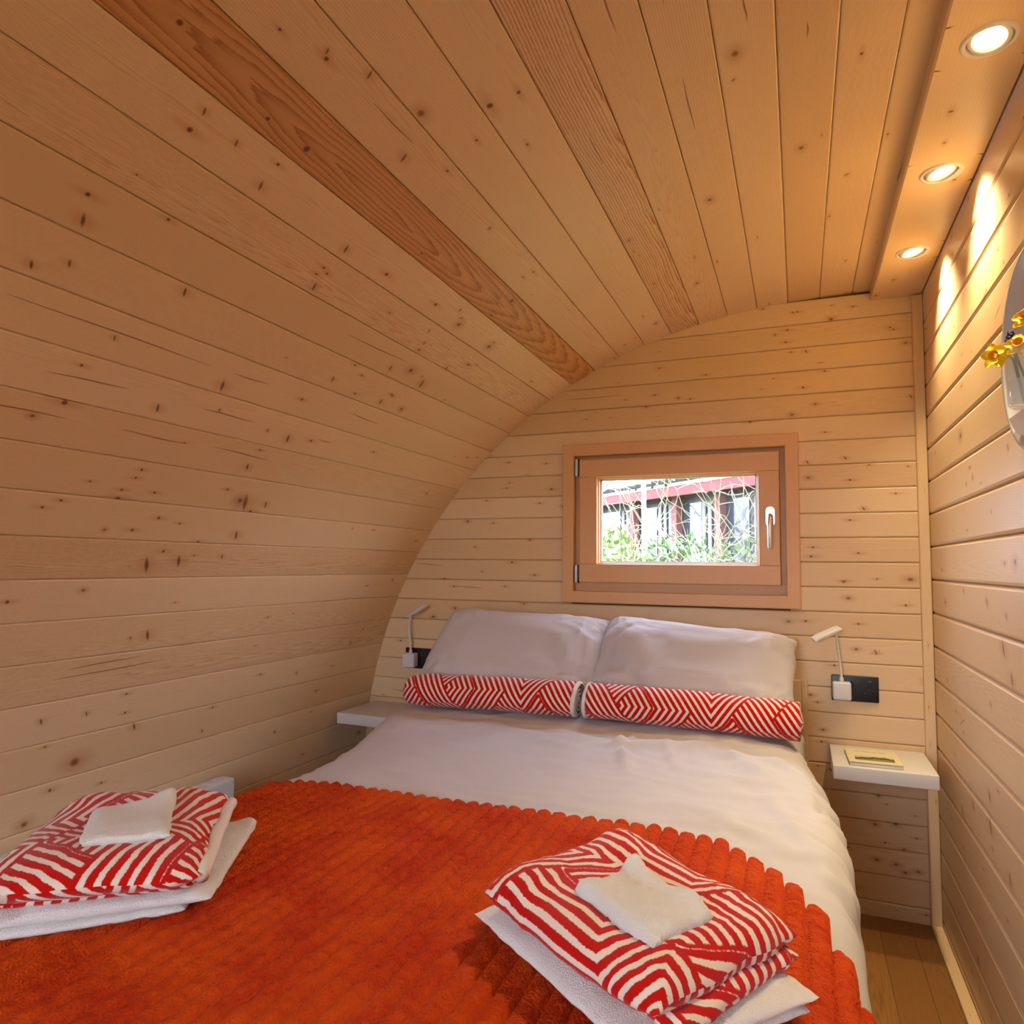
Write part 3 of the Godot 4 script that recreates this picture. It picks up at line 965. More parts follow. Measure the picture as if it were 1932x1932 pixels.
func build_bed() -> void:
	bed_noise.seed = 21
	bed_noise.frequency = 2.2
	fold_noise.seed = 9
	fold_noise.frequency = 5.0
	fold_noise.fractal_octaves = 2
	var bed := thing("bed", "double bed under a white duvet and orange blanket", "bed")
	put("base", soft_box(Vector3(1.18, 0.3, 2.1), 0.02), mat("bed_base", Color(0.45, 0.38, 0.33), 0.9), bed, Transform3D(Basis.IDENTITY, Vector3(-0.645, 0.17, 1.15)))
	put("mattress", soft_box(Vector3(1.18, 0.24, 2.1), 0.05), mat("ticking", Color(0.85, 0.83, 0.8), 0.9), bed, Transform3D(Basis.IDENTITY, Vector3(-0.645, 0.44, 1.2)))
	# duvet
	var linen := cloth("white_linen", Color(0.775, 0.75, 0.748), 0.0, 4.0, 0.1)
	linen.roughness = 0.75
	var creases := [
		[-0.62, 0.70, -0.15, 0.52, 0.022, 0.016], [-0.50, 0.62, -0.42, 0.86, 0.020, 0.016], [-0.38, 0.55, -0.30, 0.80, 0.016, 0.014], [-0.22, 0.55, 0.02, 0.92, 0.030, 0.014],
		[-0.25, 0.62, -0.02, 0.64, 0.014, 0.012], [-0.75, 0.66, -0.55, 0.75, 0.02, 0.012], [-0.46, 0.55, -0.52, 0.72, 0.014, 0.014], [-0.3, 0.75, 0.03, 0.84, 0.018, 0.011], [-0.12, 0.58, 0.04, 0.74, 0.02, 0.012],
		[-0.9, 0.95, -0.2, 0.88, 0.035, 0.009], [-1.1, 0.75, -0.7, 0.85, 0.03, 0.007], [-0.6, 1.1, 0.0, 1.02, 0.04, 0.008], [-1.25, 0.6, -0.85, 0.56, 0.03, 0.008], [-0.3, 0.98, 0.05, 1.25, 0.03, 0.01], [-0.1, 0.8, 0.06, 1.3, 0.022, 0.012], [-1.15, 1.0, -0.85, 1.12, 0.03, 0.006]]
	var cols := 210
	var rows := 190
	var pts := PackedVector3Array()
	var uvs := PackedVector2Array()
	for r in rows:
		var v := lerpf(0.12, 2.55, r / float(rows - 1))
		for c in cols:
			var u := lerpf(-1.75, 0.42, c / float(cols - 1))
			var lift := bed_noise.get_noise_2d(u, v) * 0.012
			var ridge := 1.0 - absf(fold_noise.get_noise_2d(u * 0.6 + v * 0.5, v * 1.5 - u * 0.3)) * 2.0
			lift += maxf(ridge, 0.0) * maxf(ridge, 0.0) * 0.007
			if v < 1.45:
				for k in creases:
					if absf(u - (k[0] + k[2]) / 2) < 0.5:
						lift += crease(u, v, k[0], k[1], k[2], k[3], k[4], k[5] * 1.15)
			if u > 0.03:
				lift += 0.008 * sin(v * 31.0 + u * 9.0) * smoothstep(0.03, 0.25, u) + 0.012 * fold_noise.get_noise_2d(v * 1.6, u * 0.7)
			if v > 1.3:
				lift *= 1.0 - 0.8 * smoothstep(1.3, 1.42, v)
			pts.append(bed_point(u, v, lift))
			uvs.append(Vector2(u, v))
	var duvet := put("duvet", grid_mesh(rows, cols, pts, uvs), linen, self)
	tag(duvet, "creased white duvet covering the bed below the red bolsters", "duvet")
	build_blanket()


func blanket_start(u: float) -> float:  # where a rib of the blanket begins, measured along the bed
	if u < -0.15:
		return 1.210 + 0.010 * sin(u * 7.0) + 0.04 * smoothstep(-0.85, -1.3, u)
	var knots := [-0.15, -0.109, -0.066, -0.034, -0.007, 0.014, 0.03, 0.045, 0.062, 0.09, 0.12, 0.16, 0.25, 0.4]
	var starts := [1.218, 1.242, 1.282, 1.323, 1.371, 1.42, 1.47, 1.52, 1.575, 1.64, 1.70, 1.78, 1.93, 2.13]
	for i in range(1, knots.size()):
		if u <= knots[i]:
			return lerpf(starts[i - 1], starts[i], (u - knots[i - 1]) / (knots[i] - knots[i - 1]))
	return 2.15


func build_blanket() -> void:
	var rib := 0.0335
	var per := 9
	var first := -48
	var last := 11
	var pts := PackedVector3Array()
	var uvs := PackedVector2Array()
	var colors := PackedColorArray()
	var pile := FastNoiseLite.new()
	pile.seed = 31
	pile.frequency = 50.0
	pile.fractal_octaves = 2
	var nap := FastNoiseLite.new()
	nap.seed = 12
	nap.frequency = 4.5
	nap.fractal_octaves = 4
	var rows := 190
	var cols := (last - first) * per + 1
	var low := Color(0.43, 0.022, 0.003)
	var high := Color(0.64, 0.085, 0.008)
	for r in rows:
		var t := r / float(rows - 1)
		t = t * (0.45 + 0.55 * t)
		for c in cols:
			var k := first + c / per
			var f := (c % per) / float(per)
			if c == cols - 1:
				k = last - 1
				f = 1.0
			var u := (k + f) * rib
			var start := blanket_start((k + 0.5) * rib)
			var hump := sqrt(maxf(0.0, 1.0 - (2.0 * f - 1.0) * (2.0 * f - 1.0)))
			start += 0.009 * (1.0 - hump) + 0.01 * (blanket_start(u) - start) / 0.02 * 0.6
			var v := lerpf(start, 2.62, t)
			var along := pile.get_noise_2d(u * 0.55 + k * 3.7, v)
			var end := smoothstep(0.0, 0.022, v - start)
			var lift := -0.004 + end * (0.011 + 0.0105 * hump + along * 0.004 * (0.3 + 0.7 * hump))
			lift += bed_noise.get_noise_2d(u, v) * 0.008
			if u > 0.05:
				lift += 0.014 * sin(v * 19.0 + 1.0) * smoothstep(0.05, 0.3, u)
			pts.append(bed_point(u, v, lift))
			uvs.append(Vector2(u, v))
			var share := clampf(0.5 + nap.get_noise_2d(u, v) * 0.6 + along * 0.25, 0.0, 1.0)
			colors.append(low.lerp(high, share))
	var fleece := cloth("orange_fleece", Color.WHITE, 5.0, 7.0, 0.0)
	fleece.vertex_color_use_as_albedo = true
	var b := put("blanket", grid_mesh(rows, cols, pts, uvs, false, false, colors), fleece, self)
	tag(b, "orange ribbed fleece blanket spread over the foot of the bed", "blanket")


func build_pillows() -> void:
	var linen: StandardMaterial3D = mats["white_linen"]
	for k in 2:
		var x0 := -1.35 if k == 0 else -0.70
		var x1 := -0.655 if k == 0 else -0.005
		var foot := Vector3(0, 0.665, 0.36)
		var head := Vector3(0, 0.955 if k == 0 else 0.948, 0.105)
		var up := Vector3(0, head.z - foot.z, head.y - foot.y).abs().normalized()
		var c := [Vector3(x0, foot.y, foot.z), Vector3(x1, foot.y, foot.z), Vector3(x1, head.y, head.z), Vector3(x0, head.y, head.z)]
		if k == 0:
			c[2] += Vector3(0.0, -0.012, 0)
			c[3] += Vector3(0.04, 0.0, 0)
			c[0] += Vector3(-0.015, 0.0, 0.0)
		else:
			c[2] += Vector3(-0.005, -0.045, 0)
			c[3] += Vector3(0.045, 0.0, 0)
			c[1] += Vector3(-0.015, 0.0, 0.0)
		var bumps := [[0.75, 0.25, 0.012, 0.07], [0.9, -0.3, -0.012, 0.05], [0.55, -0.1, -0.01, 0.04]] if k == 0 else [[-0.8, -0.2, -0.016, 0.05], [-0.6, 0.3, 0.012, 0.08], [-0.75, -0.5, 0.01, 0.03], [0.3, -0.4, -0.01, 0.08]]
		var creases := [[0.98, 0.1, 0.5, 0.75, 0.012, 0.012], [0.98, -0.05, 0.45, 0.2, 0.014, -0.012], [0.95, -0.3, 0.4, -0.15, 0.012, 0.011], [0.9, -0.5, 0.2, -0.6, 0.014, -0.009], [-0.9, -0.6, -0.3, -0.2, 0.02, -0.007]]
		if k == 1:
			creases = [[-0.98, 0.0, -0.55, 0.75, 0.014, -0.012], [-0.95, -0.2, -0.4, 0.3, 0.013, 0.012], [-0.95, -0.45, -0.35, -0.2, 0.013, -0.011], [-0.9, -0.6, -0.2, -0.55, 0.013, 0.009], [0.9, -0.5, 0.2, 0.4, 0.03, -0.009], [0.95, 0.8, 0.4, 0.2, 0.02, 0.007]]
		var m := put("pillow", cushion(c, up, {"th": 0.185, "p": 5.0, "q": 2.1, "pinch": 0.02, "noise": 0.020, "freq": 5.5, "seed": 5 + k, "rows": 90, "ring": 170, "bumps": bumps, "creases": creases}), linen, self)
		tag(m, "white pillow standing under the left half of the window, beside the left lamp" if k == 0 else "white pillow under the right half of the window, nearer the booklet shelf", "pillow", "white pillows at the head of the bed")
	# rolled patterned towels used as bolsters
	var maze: StandardMaterial3D = mats["woven_maze"]
	var hem := cloth("towel_hem", Color(0.9, 0.85, 0.8), 0.0, 9.0, 0.2)
	for k in 2:
		var x0 := -1.335 if k == 0 else -0.653
		var x1 := -0.680 if k == 0 else 0.006
		var t := thing("bolster", "rolled red and white maze patterned towel lying before the left pillow" if k == 0 else "rolled red and white maze patterned towel lying before the right pillow", "bolster", Vector3.ZERO, "rolled towels before the pillows")
		var rows := 60
		var segs := 40
		var pts := PackedVector3Array()
		var uvs := PackedVector2Array()
		for r in rows + 1:
			var f := r / float(rows)
			var x := lerpf(x0, x1, f)
			var e := minf(f, 1.0 - f) * (x1 - x0)
			var blunt := 0.028 if (k == 0 and f < 0.5) else 0.008
			var rr := 1.0 if e > blunt else sqrt(maxf(0.0, 1.0 - pow(1.0 - e / blunt, 2.0)))
			if k == 0:
				rr *= 0.84 + 0.16 * smoothstep(0.0, 0.10, e if f < 0.5 else 1.0)
			noise.seed = 40 + k
			noise.frequency = 6.0
			for s in segs + 1:
				var a := TAU * (s % segs) / segs - PI / 2
				var n := 1.0 + 0.06 * noise.get_noise_2d(x, cos(a) * 0.1)
				var flat := 0.88 if sin(a) < -0.5 else 1.0
				pts.append(Vector3(x, bed_top(x, 0.44) + 0.062 + sin(a) * 0.060 * rr * n * flat, 0.435 + cos(a) * 0.066 * rr * n))
				uvs.append(Vector2(x + k * 0.31, TAU * s / segs * 0.062 + 0.05 + k * 0.02))
		put("roll", with_pattern_uv(grid_mesh(rows + 1, segs + 1, pts, uvs, true), 0.105), maze, t)
		var xh := x1 - 0.007 if k == 0 else x0 + 0.004
		var hp := PackedVector3Array()
		var hu := PackedVector2Array()
		for r in 5:
			var x := xh + (r - 2) * 0.004
			for s in segs + 1:
				var a := TAU * (s % segs) / segs
				var rr := 1.03 if r > 0 and r < 4 else 0.9
				hp.append(Vector3(x + 0.004 * sin(a), bed_top(x, 0.44) + 0.062 + sin(a) * 0.060 * rr * (0.88 if sin(a) < -0.5 else 1.0), 0.435 + cos(a) * 0.066 * rr))
				hu.append(Vector2(x, a))
		var h := put("hem", grid_mesh(5, segs + 1, hp, hu, true), hem, t)
		h.set_meta("label", "white hem at the end")
		# the wound end
		var ends := [x0 + 0.002, x1 - 0.002]
		var spiral := []
		var thin := []
		for i in 60:
			var a := i * 0.35
			var rad := 0.006 + 0.048 * i / 60.0
			spiral.append(Vector3(ends[1 - k] + (0.0 if k == 0 else 0.0), bed_top(ends[1 - k], 0.44) + 0.06 + sin(a) * rad * 0.95, 0.435 + cos(a) * rad))
			thin.append(0.003)
		put("wound_end", tube(spiral, thin, 6), hem, t)


func towel_slab(parent: Node, called: String, c: Array, y0: float, th: float, material: Material, o := {}) -> MeshInstance3D:
	var corners := []
	for p in c:
		corners.append(Vector3(p.x, y0 + th * 0.5 * o.get("under", 1.0), p.y))
	var opts := {"th": th, "p": 7.0, "q": 2.2, "noise": 0.006, "freq": 9.0, "rows": 50, "ring": 110}
	opts.merge(o, true)
	var m := cushion(corners, Vector3.UP, opts)
	if material == mats["woven_maze"]:
		m = with_pattern_uv(m, 0.120)
	return put(called, m, material, parent)


func build_towels() -> void:
	var maze: StandardMaterial3D = mats["woven_maze"]
	var terry := cloth("white_terry", Color(0.88, 0.86, 0.83), 5.0, 14.0, 0.5)
	var hem: StandardMaterial3D = mats["towel_hem"]
	# right stack. corners: near, right, far, left, as the folded sides run
	var y := 0.612
	var c := [Vector2(-0.150, 1.955), Vector2(-0.008, 1.712), Vector2(-0.296, 1.495), Vector2(-0.418, 1.775)]
	var w := thing("bath_towel", "folded white bath towel under the patterned towel nearer the right wall", "towel", Vector3.ZERO, "folded white bath towels")
	towel_slab(w, "lower_fold", [Vector2(-0.150, 1.93), Vector2(0.004, 1.765), Vector2(-0.285, 1.52), Vector2(-0.425, 1.735)], y, 0.022, terry, {"seed": 2, "p": 6.0})
	towel_slab(w, "upper_fold", [Vector2(-0.150, 1.96), Vector2(0.012, 1.757), Vector2(-0.295, 1.49), Vector2(-0.455, 1.735)], y + 0.006, 0.040, terry, {"seed": 8, "p": 4.2, "q": 2.0})
	var p := thing("patterned_towel", "folded orange-red and white maze towel with a plump top nearer the right wall", "towel", Vector3.ZERO, "folded maze patterned towels")
	towel_slab(p, "lower_fold", [c[0] + Vector2(0.028, -0.018), c[1] + Vector2(0.0, 0.008), c[2] + Vector2(0.02, 0.02), c[3] + Vector2(0.06, -0.005)], y + 0.034, 0.034, maze, {"seed": 4, "noise": 0.008, "turn": 0.4, "p": 8.0})
	towel_slab(p, "upper_fold", c, y + 0.040, 0.068, maze, {"seed": 11, "noise": 0.012, "freq": 7.0, "q": 1.9, "p": 4.5, "turn": 0.55, "bumps": [[0.0, 0.0, -0.008, 0.09], [0.85, 0.8, 0.014, 0.05], [-0.75, 0.8, 0.010, 0.06], [0.8, -0.75, 0.010, 0.06], [-0.5, -0.85, 0.006, 0.05]]})
	var f := thing("face_cloth", "crumpled white face cloth on the patterned towel nearer the right wall", "face cloth", Vector3.ZERO, "folded white face cloths")
	var fc := [Vector2(-0.164, 1.890), Vector2(-0.101, 1.786), Vector2(-0.228, 1.680), Vector2(-0.291, 1.786)]
	towel_slab(f, "lower_fold", fc, y + 0.086, 0.018, terry, {"seed": 3, "noise": 0.008, "freq": 14.0, "bumps": [[0.9, 0.9, 0.014, 0.03], [0.1, 0.7, -0.006, 0.03]]})
	towel_slab(f, "upper_fold", [fc[0] + Vector2(0.002, -0.008), fc[1] + Vector2(-0.004, 0.0), fc[2] + Vector2(0.004, 0.006), fc[3] + Vector2(0.008, 0.0)], y + 0.096, 0.024, terry, {"seed": 6, "noise": 0.010, "freq": 13.0, "bumps": [[0.95, 0.92, 0.020, 0.026], [0.92, -0.7, 0.012, 0.025], [0.25, 0.4, -0.010, 0.03], [-0.8, 0.7, 0.008, 0.03]]})
	# left stack
	var d := [Vector2(-1.085, 2.075), Vector2(-0.832, 1.888), Vector2(-1.055, 1.592), Vector2(-1.290, 1.745)]
	w = thing("bath_towel", "folded white bath towel under the patterned towel beside the left wall", "towel", Vector3.ZERO, "folded white bath towels")
	towel_slab(w, "lower_fold", [Vector2(-1.085, 2.075), Vector2(-0.872, 1.875), Vector2(-1.02, 1.62), Vector2(-1.28, 1.78)], y, 0.024, terry, {"seed": 12, "p": 6.0})
	towel_slab(w, "upper_fold", [Vector2(-1.075, 2.06), Vector2(-0.842, 1.855), Vector2(-0.995, 1.585), Vector2(-1.28, 1.76)], y + 0.014, 0.028, terry, {"seed": 18, "p": 7.0, "bumps": [[1.0, 1.0, 0.012, 0.04]]})
	p = thing("patterned_towel", "folded deep red and white maze towel with a white hem beside the left wall", "towel", Vector3.ZERO, "folded maze patterned towels")
	towel_slab(p, "lower_fold", [d[0] + Vector2(0.01, -0.035), d[1] + Vector2(-0.03, -0.02), d[2] + Vector2(0.0, 0.03), d[3] + Vector2(0.03, 0.0)], y + 0.034, 0.034, maze, {"seed": 14, "noise": 0.008, "turn": 0.2, "p": 8.0})
	towel_slab(p, "upper_fold", d, y + 0.038, 0.068, maze, {"seed": 15, "noise": 0.010, "freq": 7.0, "q": 1.9, "p": 4.5, "turn": 0.3, "bumps": [[0.0, 0.0, -0.008, 0.1], [0.5, 0.8, 0.008, 0.06], [-0.6, 0.7, 0.008, 0.06]]})
	var rim := []
	var r0: Vector2 = d[1] + Vector2(-0.006, -0.008)
	var r1: Vector2 = d[2] + Vector2(0.012, 0.012)
	for i in 14:
		var g := i / 13.0
		var q := r0.lerp(r1, g)
		rim.append(Vector3(q.x, y + 0.070 + 0.006 * sin(g * PI) + 0.003 * sin(g * 17.0), q.y))
	put("hem", tube(rim, [0.011], 10), hem, p)
	f = thing("face_cloth", "white face cloth folded flat with a lifted corner beside the left wall", "face cloth", Vector3.ZERO, "folded white face cloths")
	var fl := [Vector2(-1.030, 1.945), Vector2(-0.922, 1.862), Vector2(-1.060, 1.725), Vector2(-1.140, 1.835)]
	towel_slab(f, "lower_fold", fl, y + 0.088, 0.018, terry, {"seed": 22, "noise": 0.006, "freq": 12.0})
	towel_slab(f, "upper_fold", [fl[0] + Vector2(0.004, -0.008), fl[1] + Vector2(-0.004, 0.0), fl[2], fl[3] + Vector2(0.006, 0.0)], y + 0.098, 0.022, terry, {"seed": 23, "noise": 0.008, "freq": 12.0, "bumps": [[0.95, 0.8, 0.022, 0.03], [0.2, 0.1, -0.006, 0.03]]})


# ---------------------------------------------------------------- furniture on the walls
func build_head() -> void:
	var head := thing("headboard", "low pine panel fixed behind the pillows with its end showing by the right socket", "headboard")
	for i in 3:
		put("plank", timber(-1.30, 0.0, 0.095, 0.016, 0.003, 79, 0.3 * i + 1.4), wood[4], head, Transform3D(Basis.IDENTITY, Vector3(0, 0.712 - 0.0952 * i, 0.0175)))
	put("end_strip", timber(0.0, 0.42, 0.020, 0.019, 0.003, 76, 0.9), wood[4], head, Transform3D(Basis(Vector3(0, 1, 0), Vector3(-1, 0, 0), Vector3(0, 0, 1)), Vector3(0.010, 0.34, 0.0195)))
	var white := mat("shelf_white", Color(0.86, 0.84, 0.82), 0.45)
	for k in 2:
		var label := "thick white floating shelf in the right corner with a booklet on it" if k == 0 else "thick white floating shelf in the left corner half hidden by the duvet"
		var s := thing("bedside_shelf", label, "shelf", Vector3.ZERO, "floating bedside shelves")
		var x0 := 0.086 if k == 0 else -1.742
		var x1 := 0.371 if k == 0 else -1.40
		put("top", soft_box(Vector3(x1 - x0, 0.043, 0.285), 0.003, 2), white, s, Transform3D(Basis.IDENTITY, Vector3((x0 + x1) / 2, 0.527, 0.143)))
		put("batten", soft_box(Vector3(x1 - x0 - 0.02, 0.02, 0.02), 0.002, 1), mat("plain_pine", Color.WHITE), s, Transform3D(Basis.IDENTITY, Vector3((x0 + x1) / 2, 0.495, 0.011)))
	build_booklet()
	for k in 2:
		build_socket(k)
	# panel heater on the left wall
	var heater := thing("panel_heater", "slim white panel heater low on the left wall behind the towels", "heater")
	var metal := mat("heater_white", Color(0.84, 0.84, 0.85), 0.35)
	put("body", soft_box(Vector3(0.055, 0.31, 0.80), 0.008), metal, heater, Transform3D(Basis.IDENTITY, Vector3(-1.735, 0.30, 1.275)))
	for i in 16:
		put("grille_slat", soft_box(Vector3(0.035, 0.004, 0.026), 0.001, 1), metal, heater, Transform3D(Basis.IDENTITY, Vector3(-1.735, 0.456, 0.92 + i * 0.047)))
	put("wall_bracket", soft_box(Vector3(0.03, 0.2, 0.05), 0.002, 1), metal, heater, Transform3D(Basis.IDENTITY, Vector3(-1.772, 0.32, 1.05)))
	put("wall_bracket", soft_box(Vector3(0.03, 0.2, 0.05), 0.002, 1), metal, heater, Transform3D(Basis.IDENTITY, Vector3(-1.772, 0.32, 1.5)))


func build_booklet() -> void:
	var w := 256
	var h := 320
	var im := Image.create_empty(w, h, false, Image.FORMAT_RGB8)
	im.fill(Color(0.90, 0.86, 0.70))
	# a strip of landscape across the lower half, and one pale line of print that cannot be read
	for x in range(34, 226):
		var ridge := 190 + int(14 * sin(x * 0.03)) - int(8 * sin(x * 0.11))
		for yy in range(168, 262):
			var c := Color(0.72, 0.75, 0.72)
			if yy > ridge:
				c = Color(0.27, 0.25, 0.12) if yy < ridge + 36 else Color(0.55, 0.53, 0.28)
			im.set_pixel(x, yy, c)
	var x := 46
	for width in [22, 44, 26, 34]:
		im.fill_rect(Rect2i(x, 62, width, 9), Color(0.62, 0.55, 0.38))
		x += width + 10
	var cover := mat("booklet_cover", Color.WHITE, 0.45)
	cover.albedo_texture = ImageTexture.create_from_image(im)
	var paper := mat("booklet_paper", Color(0.86, 0.83, 0.78), 0.8)
	var b := thing("booklet", "small cream booklet with a landscape strip on its cover, on the right shelf", "booklet", Vector3(0.205, 0.5485, 0.178))
	b.rotation.y = 0.03
	put("pages", soft_box(Vector3(0.146, 0.010, 0.18), 0.0012, 1), paper, b, Transform3D(Basis.IDENTITY, Vector3(0, 0.0055, 0)))
	var st := begin()
	quad(st, Vector3(-0.074, 0.0122, 0.091), Vector3(0.074, 0.0122, 0.091), Vector3(0.074, 0.0122, -0.091), Vector3(-0.074, 0.0122, -0.091), [Vector2(0, 1), Vector2(1, 1), Vector2(1, 0), Vector2(0, 0)])
	quad(st, Vector3(-0.074, 0.0110, -0.091), Vector3(0.074, 0.0110, -0.091), Vector3(0.074, 0.0110, 0.091), Vector3(-0.074, 0.0110, 0.091), [Vector2(0, 0), Vector2(0.1, 0), Vector2(0.1, 0.1), Vector2(0, 0.1)])
	put("cover", done(st), cover, b)


func build_socket(k: int) -> void:
	var black := mat("socket_black", Color(0.012, 0.012, 0.013), 0.35)
	var dim := mat("socket_grey", Color(0.23, 0.23, 0.24), 0.35)
	var hole := mat("socket_hole", Color(0.003, 0.003, 0.003), 0.8)
	var x := 0.170 if k == 0 else -1.519
	var y := 0.742 if k == 0 else 0.745
	var s := thing("wall_socket", "black double socket plate above the booklet shelf" if k == 0 else "black double socket plate partly behind the left pillow", "socket", Vector3(x, y, 0.0), "black sockets beside the bed")
	put("plate", soft_box(Vector3(0.146, 0.087, 0.009), 0.003, 2), black, s, Transform3D(Basis.IDENTITY, Vector3(0, 0, 0.0045)))
	for e in [-1.0, 1.0]:
		put("switch", soft_box(Vector3(0.009, 0.018, 0.005), 0.0015, 2), dim if e > 0 else black, s, Transform3D(Basis(Vector3(1, 0, 0), 0.12), Vector3(0.008 * e, 0.017, 0.0095)))
		put("pin_hole", soft_box(Vector3(0.004, 0.008, 0.002), 0.0008, 1), hole, s, Transform3D(Basis.IDENTITY, Vector3(0.042 * e, 0.010, 0.0088)))
		for d in [-0.011, 0.011]:
			put("pin_hole", soft_box(Vector3(0.0065, 0.004, 0.002), 0.0008, 1), hole, s, Transform3D(Basis.IDENTITY, Vector3(0.042 * e + d, -0.012, 0.0088)))
	put("charging_port", soft_box(Vector3(0.013, 0.006, 0.002), 0.0009, 1), dim, s, Transform3D(Basis.IDENTITY, Vector3(0.046, 0.026, 0.0092)))
	put("charging_port", soft_box(Vector3(0.006, 0.004, 0.002), 0.0009, 1), dim, s, Transform3D(Basis.IDENTITY, Vector3(0.03, -0.014, 0.0092)))
	# plug-in reading lamp with a bendy neck
	var white := mat("lamp_white", Color(0.86, 0.84, 0.83), 0.35)
	var px := 0.128 if k == 0 else -1.557
	var t := thing("reading_lamp", "white plug-in reading lamp with bent neck in the right socket" if k == 0 else "white plug-in reading lamp with bent neck in the left socket", "reading lamp", Vector3(px, y - 0.006, 0.009), "plug-in reading lamps")
	put("plug_body", soft_box(Vector3(0.058, 0.060, 0.042), 0.007), white, t, Transform3D(Basis.IDENTITY, Vector3(0, 0, 0.021)))
	var path: Array
	var tip: Vector3
	var dir: Vector3
	if k == 0:
		path = [Vector3(0, 0.028, 0.024), Vector3(-0.001, 0.06, 0.024), Vector3(-0.006, 0.11, 0.026), Vector3(-0.012, 0.16, 0.032), Vector3(-0.014, 0.20, 0.045), Vector3(-0.012, 0.215, 0.06)]
		tip = Vector3(-0.010, 0.212, 0.066)
		dir = Vector3(-0.072, -0.034, 0.035)
	else:
		path = [Vector3(0.004, 0.028, 0.024), Vector3(0.002, 0.07, 0.022), Vector3(-0.005, 0.12, 0.022), Vector3(-0.004, 0.16, 0.026), Vector3(0.010, 0.195, 0.034)]
		tip = Vector3(0.004, 0.194, 0.034)
		dir = Vector3(0.085, 0.040, 0.022)
	var smooth := Curve3D.new()
	for i in path.size():
		var before: Vector3 = path[maxi(i - 1, 0)]
		var after: Vector3 = path[mini(i + 1, path.size() - 1)]
		smooth.add_point(path[i], -(after - before) / 6.0, (after - before) / 6.0)
	var along := []
	for i in 25:
		along.append(smooth.sample_baked(smooth.get_baked_length() * i / 24.0))
	put("neck", tube(along, [0.0046], 12), white, t)
	put("neck_socket", lathe([Vector2(0.0075, 0.0), Vector2(0.0072, 0.014), Vector2(0.005, 0.018), Vector2(0.0, 0.018)], 16), white, t, Transform3D(Basis.IDENTITY, Vector3(path[0].x, 0.028, 0.024)))
	var xx := dir.normalized()
	var zz := xx.cross(Vector3(0, 0, 1) if k == 0 else Vector3(0, 0, 1)).normalized()
	var yy := zz.cross(xx)
	var hb := Transform3D(Basis(xx, yy, zz), tip + dir * 0.5)
	if k == 0:
		zz = Vector3(0.25, 0.95, 0.2).normalized()
		zz = (zz - xx * zz.dot(xx)).normalized()
		yy = zz.cross(xx)
		hb = Transform3D(Basis(xx, yy, zz), tip + dir * 0.5)
	else:
		zz = Vector3(-0.35, 0.92, 0.1).normalized()
		zz = (zz - xx * zz.dot(xx)).normalized()
		yy = zz.cross(xx)
		hb = Transform3D(Basis(xx, yy, zz), tip + dir * 0.5)
	var headm := put("lamp_head", cushion([Vector3(-0.052, -0.016, 0), Vector3(0.052, -0.016, 0), Vector3(0.052, 0.016, 0), Vector3(-0.052, 0.016, 0)], Vector3(0, 0, 1), {"th": 0.018, "p": 3.4, "q": 2.6, "rows": 24, "ring": 40}), white, t, hb)
	put("diffuser", soft_box(Vector3(0.064, 0.018, 0.003), 0.0009, 1), mat("unlit_diffuser", Color(0.82, 0.78, 0.66), 0.4), headm, Transform3D(Basis.IDENTITY, Vector3(0.004, 0, -0.0085)))


